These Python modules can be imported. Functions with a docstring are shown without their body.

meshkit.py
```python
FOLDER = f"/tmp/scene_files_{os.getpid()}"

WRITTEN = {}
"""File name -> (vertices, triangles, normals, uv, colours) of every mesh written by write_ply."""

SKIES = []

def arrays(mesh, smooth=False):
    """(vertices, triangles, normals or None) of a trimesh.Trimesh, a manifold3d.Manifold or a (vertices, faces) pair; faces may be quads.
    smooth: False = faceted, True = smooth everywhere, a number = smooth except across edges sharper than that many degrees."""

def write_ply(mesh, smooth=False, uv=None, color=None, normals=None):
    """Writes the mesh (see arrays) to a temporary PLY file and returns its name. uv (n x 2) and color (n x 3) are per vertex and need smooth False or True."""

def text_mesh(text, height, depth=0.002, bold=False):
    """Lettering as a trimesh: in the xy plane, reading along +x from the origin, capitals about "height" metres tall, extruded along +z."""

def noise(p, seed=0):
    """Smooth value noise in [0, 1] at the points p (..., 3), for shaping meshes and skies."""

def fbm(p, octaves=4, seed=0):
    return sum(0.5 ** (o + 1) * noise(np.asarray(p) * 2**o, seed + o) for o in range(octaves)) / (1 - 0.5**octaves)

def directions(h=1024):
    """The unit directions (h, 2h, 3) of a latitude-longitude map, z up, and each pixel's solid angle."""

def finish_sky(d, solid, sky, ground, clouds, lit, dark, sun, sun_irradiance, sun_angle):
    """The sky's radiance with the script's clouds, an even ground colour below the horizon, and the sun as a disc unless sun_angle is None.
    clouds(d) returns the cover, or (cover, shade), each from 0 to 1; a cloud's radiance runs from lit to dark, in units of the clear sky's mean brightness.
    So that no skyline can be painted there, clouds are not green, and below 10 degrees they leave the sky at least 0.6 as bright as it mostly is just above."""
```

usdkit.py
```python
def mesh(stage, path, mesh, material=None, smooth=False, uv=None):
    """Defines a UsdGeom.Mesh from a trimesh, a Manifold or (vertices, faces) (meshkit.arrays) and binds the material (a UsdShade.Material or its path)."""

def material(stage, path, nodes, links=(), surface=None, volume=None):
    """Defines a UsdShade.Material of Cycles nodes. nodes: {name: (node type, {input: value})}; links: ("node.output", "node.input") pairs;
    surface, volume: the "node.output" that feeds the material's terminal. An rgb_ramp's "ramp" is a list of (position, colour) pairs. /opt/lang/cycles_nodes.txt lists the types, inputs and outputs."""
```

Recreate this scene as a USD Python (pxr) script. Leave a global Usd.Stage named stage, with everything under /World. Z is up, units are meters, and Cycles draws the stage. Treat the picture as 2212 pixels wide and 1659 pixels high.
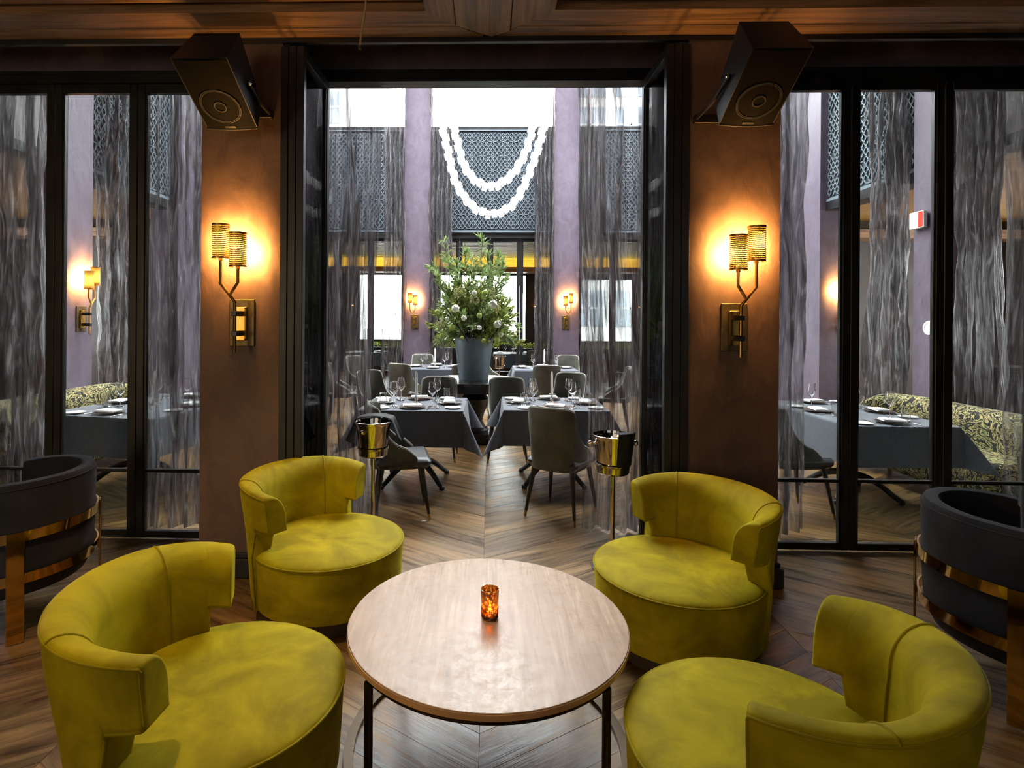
import math, random
import numpy as np, trimesh
import usdkit, meshkit
from pxr import Usd, UsdGeom, UsdLux, UsdShade, Gf, Sdf, Vt
from shapely.geometry import Polygon

random.seed(7); rng = np.random.default_rng(7)
PI = math.pi
stage = Usd.Stage.CreateInMemory()
UsdGeom.SetStageUpAxis(stage, 'Z'); UsdGeom.SetStageMetersPerUnit(stage, 1.0)
UsdGeom.Xform.Define(stage, '/World')
UsdGeom.Scope.Define(stage, '/World/Looks')

# ------------------------------------------------------------------ camera
EXPOSURE = 0.0
cam = UsdGeom.Camera.Define(stage, '/World/camera')
FPX, PPX, PPY = 1210.0, 1024.0, 687.0
yaw, roll = math.radians(1.6), math.radians(0.41)
F = np.array([-math.sin(yaw), math.cos(yaw), 0]); R0 = np.array([math.cos(yaw), math.sin(yaw), 0]); U0 = np.array([0, 0, 1.0])
R = math.cos(roll) * R0 + math.sin(roll) * U0; U = -math.sin(roll) * R0 + math.cos(roll) * U0
cam.AddTransformOp().Set(Gf.Matrix4d(*R, 0, *U, 0, *(-F), 0, 0, 0, 1.55, 1))
cam.CreateHorizontalApertureAttr(36.0); cam.CreateFocalLengthAttr(36.0 * FPX / 2212)
cam.CreateHorizontalApertureOffsetAttr(36.0 * (1106 - PPX) / 2212)
cam.CreateVerticalApertureOffsetAttr(-36.0 * (829.5 - PPY) / 2212)
cam.CreateClippingRangeAttr(Gf.Vec2f(0.05, 1000)); cam.CreateExposureAttr(EXPOSURE)

# ------------------------------------------------------------------ light
SKY = 7.4          # overcast sky seen through the roof glazing and the far windows
dome = UsdLux.DomeLight.Define(stage, '/World/sky')
dome.CreateIntensityAttr(SKY); dome.CreateColorAttr(Gf.Vec3f(0.93, 0.97, 1.0))

def rect(name, pos, target, w, h, power, color):
    l = UsdLux.RectLight.Define(stage, '/World/' + name)
    p, t = np.array(pos, float), np.array(target, float)
    b = (p - t) / np.linalg.norm(p - t); r = np.cross([0, 0, 1.0], b); r /= np.linalg.norm(r); u = np.cross(b, r)
    l.AddTransformOp().Set(Gf.Matrix4d(*r, 0, *u, 0, *b, 0, *p, 1))
    l.CreateWidthAttr(w); l.CreateHeightAttr(h); l.CreateIntensityAttr(power); l.CreateColorAttr(Gf.Vec3f(*color)); l.CreateNormalizeAttr(False)
    return l
# added fill lights behind the camera, before a solid wall without windows
rect('window_daylight', (-1.6, -2.95, 1.75), (-1.0, 3, 1.0), 2.6, 2.1, 0.75, (1.0, 0.92, 0.80))
rect('window_daylight_2', (2.4, -2.95, 1.75), (1.4, 3, 1.0), 2.6, 2.1, 0.45, (0.92, 0.98, 1.0))
rect('window_daylight_3', (-4.4, -2.95, 1.6), (-1.0, 1.9, 0.7), 1.9, 1.9, 8.5, (1.0, 0.74, 0.42))
def spot(name, pos, target, power, color, cone, soft=0.4, radius=0.04):
    l = UsdLux.SphereLight.Define(stage, '/World/' + name)
    p, t = np.array(pos, float), np.array(target, float)
    b = (p - t) / np.linalg.norm(p - t); r = np.cross([0, 1.0, 0.0], b); r /= np.linalg.norm(r); u = np.cross(b, r)
    l.AddTransformOp().Set(Gf.Matrix4d(*r, 0, *u, 0, *b, 0, *p, 1))
    l.CreateRadiusAttr(radius); l.CreateIntensityAttr(power); l.CreateColorAttr(Gf.Vec3f(*color))
    sh = UsdLux.ShapingAPI.Apply(l.GetPrim()); sh.CreateShapingConeAngleAttr(cone); sh.CreateShapingConeSoftnessAttr(soft)
# ceiling downlights over the seating group
spot('ceiling_downlight', (0.0, 1.7, 3.18), (0.0, 1.95, 0.4), 170.0, (1.0, 0.85, 0.70), 34.0)
spot('ceiling_downlight_2', (-1.4, 1.5, 3.18), (-1.0, 2.2, 0.4), 2100.0, (1.0, 0.74, 0.40), 30.0)
spot('ceiling_downlight_3', (1.0, 1.5, 3.18), (0.85, 2.1, 0.4), 25.0, (0.86, 0.98, 1.0), 34.0)

# ------------------------------------------------------------------ helpers
def C(r, g, b):
    v = np.array([r, g, b]) / 255.0
    return tuple(np.where(v < 0.04045, v / 12.92, ((v + 0.055) / 1.055) ** 2.4))

_n = {}
def path_for(name, parent=None):
    base = (str(parent.GetPath()) if parent else '/World') + '/' + name
    k = _n.get(base, 0); _n[base] = k + 1
    return base if k == 0 else '%s_%03d' % (base, k)

def tag(p, label=None, cat=None, group=None, kind=None):
    p = p.GetPrim() if hasattr(p, 'GetPrim') else p
    for k, v in (('label', label), ('category', cat), ('group', group), ('kind', kind)):
        if v: p.SetCustomDataByKey(k, v)
    return p

def obj(name, mesh, mat, parent=None, smooth=30, **kw):
    if isinstance(mesh, list): mesh = trimesh.util.concatenate(mesh)
    return tag(usdkit.mesh(stage, path_for(name, parent), mesh, mat, smooth=smooth), **kw)

def xf(p, loc, rz=0.0):
    x = UsdGeom.Xformable(p); x.AddTranslateOp().Set(Gf.Vec3d(*map(float, loc))); x.AddRotateZOp().Set(float(rz))

def thing(name, label, cat, loc=(0, 0, 0), rz=0.0, group=None, kind=None):
    x = UsdGeom.Xform.Define(stage, path_for(name)); xf(x.GetPrim(), loc, rz)
    return tag(x, label, cat, group, kind)

def dup(src, label, loc, rz=0.0, group=None):
    was = src.GetCustomData(); base = src.GetName()
    r = UsdGeom.Xform.Define(stage, path_for(base)).GetPrim()
    r.GetReferences().AddInternalReference(src.GetPath()); r.SetInstanceable(True)
    x = UsdGeom.Xformable(r); x.ClearXformOpOrder(); xf2(r, loc, rz)
    return tag(r, label, was['category'], group or was.get('group'))

def xf2(p, loc, rz):
    p.CreateAttribute('xformOp:translate', Sdf.ValueTypeNames.Double3).Set(Gf.Vec3d(*map(float, loc)))
    p.CreateAttribute('xformOp:rotateZ', Sdf.ValueTypeNames.Float).Set(float(rz))
    p.CreateAttribute('xformOpOrder', Sdf.ValueTypeNames.TokenArray, False, Sdf.VariabilityUniform).Set(Vt.TokenArray(['xformOp:translate', 'xformOp:rotateZ']))

class Proto:
    """A thing that is built the first time it is placed and copied afterwards."""
    def __init__(self, build): self.build, self.src = build, None
    def put(self, label, loc, rz=0.0, group=None):
        if self.src is None:
            self.src = self.build(label, loc, rz, group); return self.src
        return dup(self.src, label, loc, rz, group)

def T(m, loc=(0, 0, 0), rz=0.0, rx=0.0, ry=0.0):
    M = trimesh.transformations.euler_matrix(math.radians(rx), math.radians(ry), math.radians(rz), 'sxyz'); M[:3, 3] = loc
    m = m.copy(); m.apply_transform(M); return m

def box(x0, x1, y0, y1, z0, z1, r=0.0):
    lo, hi = np.minimum((x0, y0, z0), (x1, y1, z1)), np.maximum((x0, y0, z0), (x1, y1, z1))
    if r <= 0:
        b = trimesh.creation.box(hi - lo); b.apply_translation((lo + hi) / 2); return b
    r = min(r, *(0.49 * (hi - lo))); pts = []
    for s in np.ndindex(2, 2, 2):
        c = np.where(s, hi, lo); d = np.where(s, -1, 1)
        for k in range(3):
            q = c + d * r; q[k] = c[k]; pts.append(q)
    return trimesh.convex.convex_hull(np.array(pts))

def lathe(prof, n=32, a0=0.0, a1=2 * PI):
    prof = np.array(prof, float); full = abs(a1 - a0 - 2 * PI) < 1e-6; m = len(prof)
    ang = np.linspace(a0, a1, n, endpoint=not full); v = np.stack([np.outer(np.cos(ang), prof[:, 0]), np.outer(np.sin(ang), prof[:, 0]), np.tile(prof[:, 1], (n, 1))], -1).reshape(-1, 3)
    f = []
    for i in range(n if full else n - 1):
        j = (i + 1) % n
        for k in range(m - 1):
            a, b, c, d = i * m + k, j * m + k, j * m + k + 1, i * m + k + 1
            if prof[k, 0] > 1e-9: f.append((a, b, c))
            if prof[k + 1, 0] > 1e-9: f.append((a, c, d))
    return trimesh.Trimesh(v, f, process=False)

def tube(p, r, n=8, closed=False):
    p = np.array(p, float); m = len(p); r = np.broadcast_to(r, m)
    t = (np.roll(p, -1, 0) - np.roll(p, 1, 0)) if closed else np.gradient(p, axis=0)
    t /= np.linalg.norm(t, axis=1, keepdims=True) + 1e-12
    a = np.array([0, 0, 1.0]) if abs(t[0][2]) < 0.9 else np.array([1.0, 0, 0]); u = np.cross(t[0], a); u /= np.linalg.norm(u)
    v = []; ang = np.arange(n) / n * 2 * PI
    for i in range(m):
        u = u - t[i] * (u @ t[i]); u /= np.linalg.norm(u); w = np.cross(t[i], u)
        v.append(p[i] + r[i] * (np.outer(np.cos(ang), u) + np.outer(np.sin(ang), w)))
    return skin(np.array(v), closed)

def skin(rings, closed=False):
    """Closed cross-sections (m, n, 3) joined one to the next; open ends capped."""
    m, n = rings.shape[:2]; v = rings.reshape(-1, 3); f = []
    for i in range(m if closed else m - 1):
        j = (i + 1) % m
        for k in range(n):
            l = (k + 1) % n; f += [(i * n + k, i * n + l, j * n + l), (i * n + k, j * n + l, j * n + k)]
    if not closed:
        c0, c1 = len(v), len(v) + 1; v = np.vstack([v, rings[0].mean(0), rings[-1].mean(0)])
        for k in range(n):
            l = (k + 1) % n; f += [(c0, l, k), (c1, (m - 1) * n + k, (m - 1) * n + l)]
    t = trimesh.Trimesh(v, f, process=False)
    if t.volume < 0: t.invert()
    return t

def prism(poly, h, loc=(0, 0, 0)):
    m = trimesh.creation.extrude_polygon(Polygon(poly), h, engine='earcut'); m.apply_translation(loc); return m

def smoothpath(pts, k=6):
    pts = np.array(pts, float); t = np.arange(len(pts)); from scipy.interpolate import CubicSpline
    return CubicSpline(t, pts)(np.linspace(0, len(pts) - 1, (len(pts) - 1) * k + 1))

# ------------------------------------------------------------------ materials
def mat(name, nodes, links, surface='p.BSDF'):
    return usdkit.material(stage, '/World/Looks/' + name, nodes, links, surface=surface)

def plain(name, col, rough=0.5, metal=0.0, **kw):
    return mat(name, {'p': ('principled_bsdf', dict(base_color=col, roughness=rough, metallic=metal, **kw))}, [])

def noisy(name, c1, c2, scale=(4, 4, 4), rough=(0.5, 0.6), bump=0.0, bscale=None, detail=4, dist=0.6, lo=0.35, hi=0.65, bdist=0.01, coord='position', **kw):
    nd = {'g': ('geometry', {}) if coord == 'position' else ('texture_coordinate', {}), 'm': ('mapping', {'scale': scale}),
          'n': ('noise_texture', {'scale': 1.0, 'detail': detail, 'roughness': 0.6, 'distortion': dist}),
          'r': ('rgb_ramp', {'ramp': [(lo, c1), (hi, c2)]}), 'q': ('map_range', {'from_min': 0.3, 'from_max': 0.7, 'to_min': rough[0], 'to_max': rough[1]}),
          'p': ('principled_bsdf', dict(kw))}
    ln = [('g.' + coord, 'm.vector'), ('m.vector', 'n.vector'), ('n.fac', 'r.fac'), ('r.color', 'p.base_color'), ('n.fac', 'q.value'), ('q.result', 'p.roughness')]
    if bump:
        nd['m2'] = ('mapping', {'scale': bscale or scale}); nd['n2'] = ('noise_texture', {'scale': 1.0, 'detail': 5, 'roughness': 0.6, 'distortion': 0.8})
        nd['b'] = ('bump', {'strength': bump, 'distance': bdist})
        ln += [('g.' + coord, 'm2.vector'), ('m2.vector', 'n2.vector'), ('n2.fac', 'b.height'), ('b.normal', 'p.normal')]
    return mat(name, nd, ln)

def plank_mat(name, angle, c1, c2, c3, rough=(0.26, 0.44)):
    return mat(name, {'g': ('geometry', {}), 'o': ('object_info', {}), 'rot': ('vector_rotate', {'rotate_type': 'z_axis', 'angle': angle}),
        'k': ('math', {'math_type': 'multiply', 'value2': 37.0}), 'cx': ('combine_xyz', {}), 'ad': ('vector_math', {'math_type': 'add'}),
        'm': ('mapping', {'scale': (1.3, 11, 3)}), 'n': ('noise_texture', {'scale': 1.0, 'detail': 6, 'roughness': 0.62, 'distortion': 1.4}),
        'm2': ('mapping', {'scale': (3, 90, 3)}), 'n2': ('noise_texture', {'scale': 1.0, 'detail': 3, 'roughness': 0.6}),
        'r': ('rgb_ramp', {'ramp': [(0.28, c1), (0.5, c2), (0.72, c3)]}),
        'v': ('map_range', {'to_min': 0.68, 'to_max': 1.25}), 'h': ('hsv', {}),
        'mx': ('mix', {'mix_type': 'multiply', 'fac': 0.5}), 'q': ('map_range', {'from_min': 0.3, 'from_max': 0.7, 'to_min': rough[0], 'to_max': rough[1]}),
        'b': ('bump', {'strength': 0.35, 'distance': 0.004}), 'p': ('principled_bsdf', {})},
        [('g.position', 'rot.vector'), ('o.random', 'k.value1'), ('k.value', 'cx.x'), ('k.value', 'cx.z'), ('rot.vector', 'ad.vector1'), ('cx.vector', 'ad.vector2'),
         ('ad.vector', 'm.vector'), ('m.vector', 'n.vector'), ('ad.vector', 'm2.vector'), ('m2.vector', 'n2.vector'), ('n.fac', 'r.fac'),
         ('o.random', 'v.value'), ('v.result', 'h.value'), ('r.color', 'h.color'), ('h.color', 'mx.color1'), ('n2.color', 'mx.color2'), ('mx.color', 'p.base_color'),
         ('n.fac', 'q.value'), ('q.result', 'p.roughness'), ('n2.fac', 'b.height'), ('b.normal', 'p.normal')])

def velvet(name, c1, c2, sheen):
    return mat(name, {'g': ('geometry', {}), 'm': ('mapping', {'scale': (4, 4, 4)}), 'n': ('noise_texture', {'scale': 1.0, 'detail': 5, 'roughness': 0.6, 'distortion': 0.5}),
        'r': ('rgb_ramp', {'ramp': [(0.38, c1), (0.62, c2)]}), 'n2': ('noise_texture', {'scale': 260.0, 'detail': 2}), 'b': ('bump', {'strength': 0.12, 'distance': 0.002}),
        'n3': ('noise_texture', {'scale': 14.0, 'detail': 3}), 'b2': ('bump', {'strength': 0.25, 'distance': 0.006}),
        'p': ('principled_bsdf', {'roughness': 0.75, 'specular_ior_level': 0.15, 'sheen_weight': 0.35, 'sheen_roughness': 0.35, 'sheen_tint': sheen})},
        [('g.position', 'm.vector'), ('m.vector', 'n.vector'), ('n.fac', 'r.fac'), ('r.color', 'p.base_color'), ('g.position', 'n2.vector'), ('g.position', 'n3.vector'),
         ('n3.fac', 'b2.height'), ('b2.normal', 'b.normal'), ('n2.fac', 'b.height'), ('b.normal', 'p.normal')])

def pane(name, tint=(0.97, 0.99, 0.98), rough=0.01, ior=1.45):
    return mat(name, {'f': ('fresnel', {'IOR': ior}), 't': ('transparent_bsdf', {'color': tint}), 'g': ('glossy_bsdf', {'color': (1, 1, 1), 'roughness': rough}), 'x': ('mix_closure', {})},
               [('f.fac', 'x.fac'), ('t.BSDF', 'x.closure1'), ('g.BSDF', 'x.closure2')], 'x.closure')

def emit(name, col, s):
    return mat(name, {'e': ('emission', {'color': col, 'strength': s})}, [], 'e.emission')

W = {}
W['plaster'] = noisy('plaster_mauve', C(92, 80, 94), C(108, 95, 111), (6, 6, 4), (0.5, 0.72), 0.4, (9, 9, 5), dist=0.9, bdist=0.012)
W['plaster_warm_lit'] = noisy('plaster_warm_lit', C(88, 67, 58), C(108, 83, 71), (6, 6, 4), (0.5, 0.72), 0.4, (9, 9, 5), dist=0.9, bdist=0.012)  # same mauve plaster, with the warm lounge light painted in as brown
W['plaster_light'] = noisy('plaster_grey', C(150, 145, 146), C(172, 168, 168), (3, 3, 3), (0.6, 0.7))
W['black'] = noisy('black_steel', C(20, 20, 22), C(27, 26, 27), (6, 6, 6), (0.34, 0.46))
W['dark_wood'] = noisy('black_stained_wood', C(22, 21, 21), C(34, 31, 29), (3, 3, 26), (0.32, 0.5))
W['tabletop_dark'] = noisy('dark_tabletop', C(28, 27, 27), C(50, 45, 42), (22, 2, 5), (0.22, 0.36))
W['ceiling'] = noisy('ceiling_wood', C(98, 74, 54), C(160, 120, 84), (1.2, 24, 24), (0.38, 0.55), 0.25, (3, 60, 60), dist=1.2, bdist=0.004)
W['ceiling_across'] = noisy('ceiling_wood_across', C(104, 80, 60), C(160, 124, 90), (24, 1.2, 24), (0.4, 0.55), 0.25, (60, 3, 60), dist=1.2, bdist=0.004)
W['subfloor'] = plain('subfloor_dark', C(70, 50, 34), 0.8)
oak = (C(54, 38, 20), C(122, 90, 50), C(168, 130, 78))
W['plank_a'] = plank_mat('oak_plank_rising', -math.radians(32), *oak)
W['plank_b'] = plank_mat('oak_plank_falling', math.radians(32), *oak)
W['velvet'] = velvet('chartreuse_velvet', C(134, 119, 3), C(174, 156, 8), C(206, 190, 46))
W['piping'] = velvet('chartreuse_piping', C(128, 114, 4), C(152, 137, 8), C(190, 176, 44))
W['grey_velvet'] = velvet('charcoal_velvet', C(44, 45, 52), C(56, 57, 64), C(112, 114, 124))
W['dining_fabric'] = velvet('olive_grey_fabric', C(74, 73, 66), C(92, 90, 82), C(150, 150, 140))
W['dining_trim'] = plain('pale_piping', C(176, 172, 160), 0.7)
W['seat_leather'] = plain('dark_leather', C(52, 50, 50), 0.38)
W['plinth'] = plain('brown_plinth', C(62, 46, 34), 0.6)
W['brass'] = noisy('brushed_brass', C(178, 136, 66), C(206, 164, 88), (30, 30, 4), (0.24, 0.36), metallic=1.0)
W['brass_polished'] = plain('polished_brass', C(222, 184, 110), 0.08, 1.0)
W['brass_dark'] = noisy('aged_brass', C(96, 86, 62), C(122, 108, 76), (14, 14, 14), (0.4, 0.55), metallic=0.8)
W['brass_shade'] = plain('shade_brass', C(170, 128, 60), 0.35, 1.0)
W['steel'] = plain('polished_steel', C(214, 204, 192), 0.07, 1.0)
W['silver'] = plain('cutlery_silver', C(222, 218, 212), 0.16, 1.0)
W['iron'] = plain('cast_iron', C(22, 22, 24), 0.5)
W['bronze'] = plain('dark_bronze', C(70, 58, 46), 0.35, 0.9)
W['cloth'] = noisy('slate_linen', C(66, 70, 80), C(80, 84, 93), (60, 60, 60), (0.75, 0.85), 0.15, (5, 5, 5), bdist=0.01, sheen_weight=0.2)
W['napkin'] = plain('white_linen', C(236, 236, 238), 0.8)
W['black_cloth'] = plain('black_linen', C(18, 18, 20), 0.8)
W['china'] = plain('white_china', C(238, 236, 230), 0.2)
W['charger'] = plain('dark_charger', C(66, 56, 50), 0.3)
W['candle'] = plain('candle_wax', C(240, 238, 230), 0.45)
W['travertine'] = mat('travertine', {'g': ('geometry', {}), 'm': ('mapping', {'scale': (54, 3.2, 1)}), 'n': ('noise_texture', {'scale': 1.0, 'detail': 7, 'roughness': 0.66, 'distortion': 0.9}),
    'r': ('rgb_ramp', {'ramp': [(0.26, C(140, 111, 87)), (0.46, C(168, 138, 112)), (0.58, C(176, 147, 122)), (0.74, C(202, 174, 150))]}),
    'n2': ('noise_texture', {'scale': 34.0, 'detail': 5, 'roughness': 0.7}), 'q': ('map_range', {'from_min': 0.3, 'from_max': 0.7, 'to_min': 0.24, 'to_max': 0.46}),
    'b': ('bump', {'strength': 0.12, 'distance': 0.002}), 'p': ('principled_bsdf', {})},
    [('g.position', 'm.vector'), ('m.vector', 'n.vector'), ('n.fac', 'r.fac'), ('r.color', 'p.base_color'), ('g.position', 'n2.vector'), ('n2.fac', 'q.value'), ('q.result', 'p.roughness'), ('n2.fac', 'b.height'), ('b.normal', 'p.normal')])
W['table_edge'] = noisy('travertine_edge', C(176, 130, 84), C(196, 150, 100), (8, 8, 30), (0.35, 0.5))
W['glass'] = pane('window_glass', ior=1.22)
W['goblet'] = mat('clear_goblet', {'p': ('principled_bsdf', {'base_color': (1, 1, 1), 'roughness': 0.0, 'ior': 1.45, 'transmission_weight': 1.0})}, [])
W['water'] = pane('thin_glass', (0.96, 0.98, 0.98), 0.0, 1.6)
W['pot'] = noisy('slate_zinc', C(92, 110, 118), C(114, 132, 140), (8, 8, 2), (0.4, 0.55), metallic=0.2)
W['speaker'] = noisy('speaker_black', C(24, 24, 26), C(32, 32, 34), (120, 120, 120), (0.5, 0.6), 0.4, (260, 260, 260), bdist=0.002)
W['grille'] = plain('speaker_mesh', C(10, 9, 8), 0.7, specular_ior_level=0.1)
W['slate_panel'] = plain('slate_backing', C(38, 43, 51), 0.6)
W['lattice'] = plain('lattice_grey', C(108, 120, 130), 0.45)
W['brown_wall'] = noisy('brown_wall', C(46, 36, 30), C(62, 48, 40), (2, 2, 2), (0.5, 0.7))
W['dark_wall'] = noisy('dark_brown_wall', C(30, 24, 21), C(40, 32, 27), (2, 2, 2), (0.5, 0.7))
W['cream_wood'] = noisy('pale_wood', C(150, 128, 82), C(176, 150, 98), (2, 22, 22), (0.45, 0.6))
W['concrete'] = plain('facade_stone', C(150, 148, 146), 0.8)
W['facade_glass'] = plain('facade_glass', C(96, 104, 112), 0.1)
W['pavement'] = plain('pavement', C(150, 148, 146), 0.9)
W['bulb'] = emit('bulb_warm', (1.0, 0.50, 0.13), 2000.0)
W['liner'] = mat('shade_liner', {'d': ('translucent_bsdf', {'color': (.030, .024, .012)}), 't': ('diffuse_bsdf', {'color': (.4, .35, .25)}), 'x': ('mix_closure', {'fac': 0.2})}, [('d.BSDF', 'x.closure1'), ('t.BSDF', 'x.closure2')], 'x.closure')
W['cove'] = emit('cove_yellow', (1.0, 0.80, 0.16), 50.0)
W['cove_side'] = emit('cove_side', (1.0, 0.80, 0.14), 5.0)
W['amber_bulb'] = emit('amber_bulb', (1.0, 0.42, 0.1), 14.0)
W['flame'] = emit('flame', (1.0, 0.66, 0.24), 260.0)
W['led'] = emit('crystal_led', (1.0, 0.97, 0.93), 1.7)
W['sign_red'] = emit('sign_red', (1.0, 0.12, 0.08), 1.2); W['sign_white'] = emit('sign_white', (1.0, 0.92, 0.9), 1.5)
W['crystal'] = mat('crystal', {'t': ('transparent_bsdf', {}), 'l': ('translucent_bsdf', {'color': (1, 1, 1)}), 'g': ('glossy_bsdf', {'color': (1, 1, 1), 'roughness': 0.05}), 'x': ('mix_closure', {'fac': 0.5}), 'y': ('mix_closure', {'fac': 0.18})}, [('t.BSDF', 'x.closure1'), ('l.BSDF', 'x.closure2'), ('x.closure', 'y.closure1'), ('g.BSDF', 'y.closure2')], 'y.closure')
W['amber'] = mat('amber_glass', {'v': ('voronoi_texture', {'scale': 90.0}), 'g': ('texture_coordinate', {}), 'r': ('rgb_ramp', {'ramp': [(0.15, C(255, 214, 140)), (0.40, C(214, 140, 60)), (0.7, C(96, 60, 28))]}),
    't': ('transparent_bsdf', {}), 'l': ('translucent_bsdf', {'color': (1, .62, .25)}), 's': ('glossy_bsdf', {'color': (.9, .75, .55), 'roughness': 0.12}), 'b': ('bump', {'strength': 0.8, 'distance': 0.004}),
    'x': ('mix_closure', {'fac': 0.10}), 'y': ('mix_closure', {'fac': 0.12})},
    [('g.object', 'v.vector'), ('v.distance', 'r.fac'), ('r.color', 't.color'), ('v.distance', 'b.height'), ('b.normal', 's.normal'), ('t.BSDF', 'x.closure1'), ('l.BSDF', 'x.closure2'), ('x.closure', 'y.closure1'), ('s.BSDF', 'y.closure2')], 'y.closure')
W['sheer'] = mat('sheer_organza', {'g': ('geometry', {}), 'm': ('mapping', {'scale': (6.5, 6.5, 0.32)}), 'n': ('noise_texture', {'scale': 1.0, 'detail': 5, 'roughness': 0.65, 'distortion': 1.5}),
    'q': ('map_range', {'from_min': 0.36, 'from_max': 0.62, 'to_min': 0.42, 'to_max': 0.97, 'clamp': True}),
    'm2': ('mapping', {'scale': (17, 17, 2.2)}), 'n2': ('noise_texture', {'scale': 1.0, 'detail': 4, 'distortion': 2.0}), 'b': ('bump', {'strength': 1.0, 'distance': 0.03}),
    'r': ('rgb_ramp', {'ramp': [(0.36, C(60, 52, 52)), (0.54, C(98, 91, 92)), (0.70, C(160, 154, 158))]}),
    'p': ('principled_bsdf', {'roughness': 0.42, 'specular_ior_level': 0.5}), 'l': ('translucent_bsdf', {}), 'pl': ('mix_closure', {'fac': 0.3}), 't': ('transparent_bsdf', {'color': (1, 1, 1)}), 'x': ('mix_closure', {})},
    [('g.position', 'm.vector'), ('m.vector', 'n.vector'), ('n.fac', 'q.value'), ('q.result', 'x.fac'), ('g.position', 'm2.vector'), ('m2.vector', 'n2.vector'), ('n2.fac', 'b.height'), ('b.normal', 'p.normal'),
     ('n2.fac', 'r.fac'), ('r.color', 'p.base_color'), ('r.color', 'l.color'), ('p.BSDF', 'pl.closure1'), ('l.BSDF', 'pl.closure2'), ('t.BSDF', 'x.closure1'), ('pl.closure', 'x.closure2')], 'x.closure')
W['tapestry'] = mat('tapestry', {'g': ('texture_coordinate', {}), 'n0': ('noise_texture', {'scale': 5.0, 'detail': 3, 'distortion': 2.5}), 'ad': ('vector_math', {'math_type': 'multiply_add', 'vector2': (0.35, 0.35, 0.35)}),
    'v': ('voronoi_texture', {'scale': 5.5, 'detail': 1.0}), 'w': ('wave_texture', {'wave_type': 'rings', 'rings_direction': 'spherical', 'scale': 3.6, 'distortion': 7.5, 'detail': 3, 'detail_scale': 1.5}),
    'r': ('rgb_ramp', {'interpolate': True, 'ramp': [(0.0, C(20, 20, 18)), (0.30, C(24, 24, 20)), (0.38, C(92, 98, 66)), (0.55, C(176, 160, 100)), (0.72, C(206, 190, 140)), (0.86, C(150, 160, 110)), (1.0, C(40, 42, 34))]}),
    'r2': ('rgb_ramp', {'ramp': [(0.0, C(206, 188, 130)), (0.4, C(176, 186, 130)), (0.62, C(214, 150, 70)), (1.0, C(190, 190, 170))]}), 'mx': ('mix', {'mix_type': 'multiply', 'fac': 0.45}), 'p': ('principled_bsdf', {'roughness': 0.85})},
    [('g.object', 'n0.vector'), ('n0.color', 'ad.vector1'), ('g.object', 'ad.vector3'), ('ad.vector', 'v.vector'), ('ad.vector', 'w.vector'), ('w.fac', 'r.fac'), ('v.color', 'r2.fac'), ('r.color', 'mx.color1'), ('r2.color', 'mx.color2'), ('mx.color', 'p.base_color')])
def leafmat(name, c1, c2):
    return mat(name, {'g': ('geometry', {}), 'n': ('noise_texture', {'scale': 26.0, 'detail': 2}), 'r': ('rgb_ramp', {'ramp': [(0.35, c1), (0.65, c2)]}), 'p': ('principled_bsdf', {'roughness': 0.5}), 'l': ('translucent_bsdf', {}), 'x': ('mix_closure', {'fac': 0.3})},
               [('g.position', 'n.vector'), ('n.fac', 'r.fac'), ('r.color', 'p.base_color'), ('r.color', 'l.color'), ('p.BSDF', 'x.closure1'), ('l.BSDF', 'x.closure2')], 'x.closure')
W['leaf'] = leafmat('olive_leaf', C(94, 120, 62), C(166, 184, 122)); W['leaf_dark'] = leafmat('dark_leaf', C(88, 108, 42), C(164, 172, 84))
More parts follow.
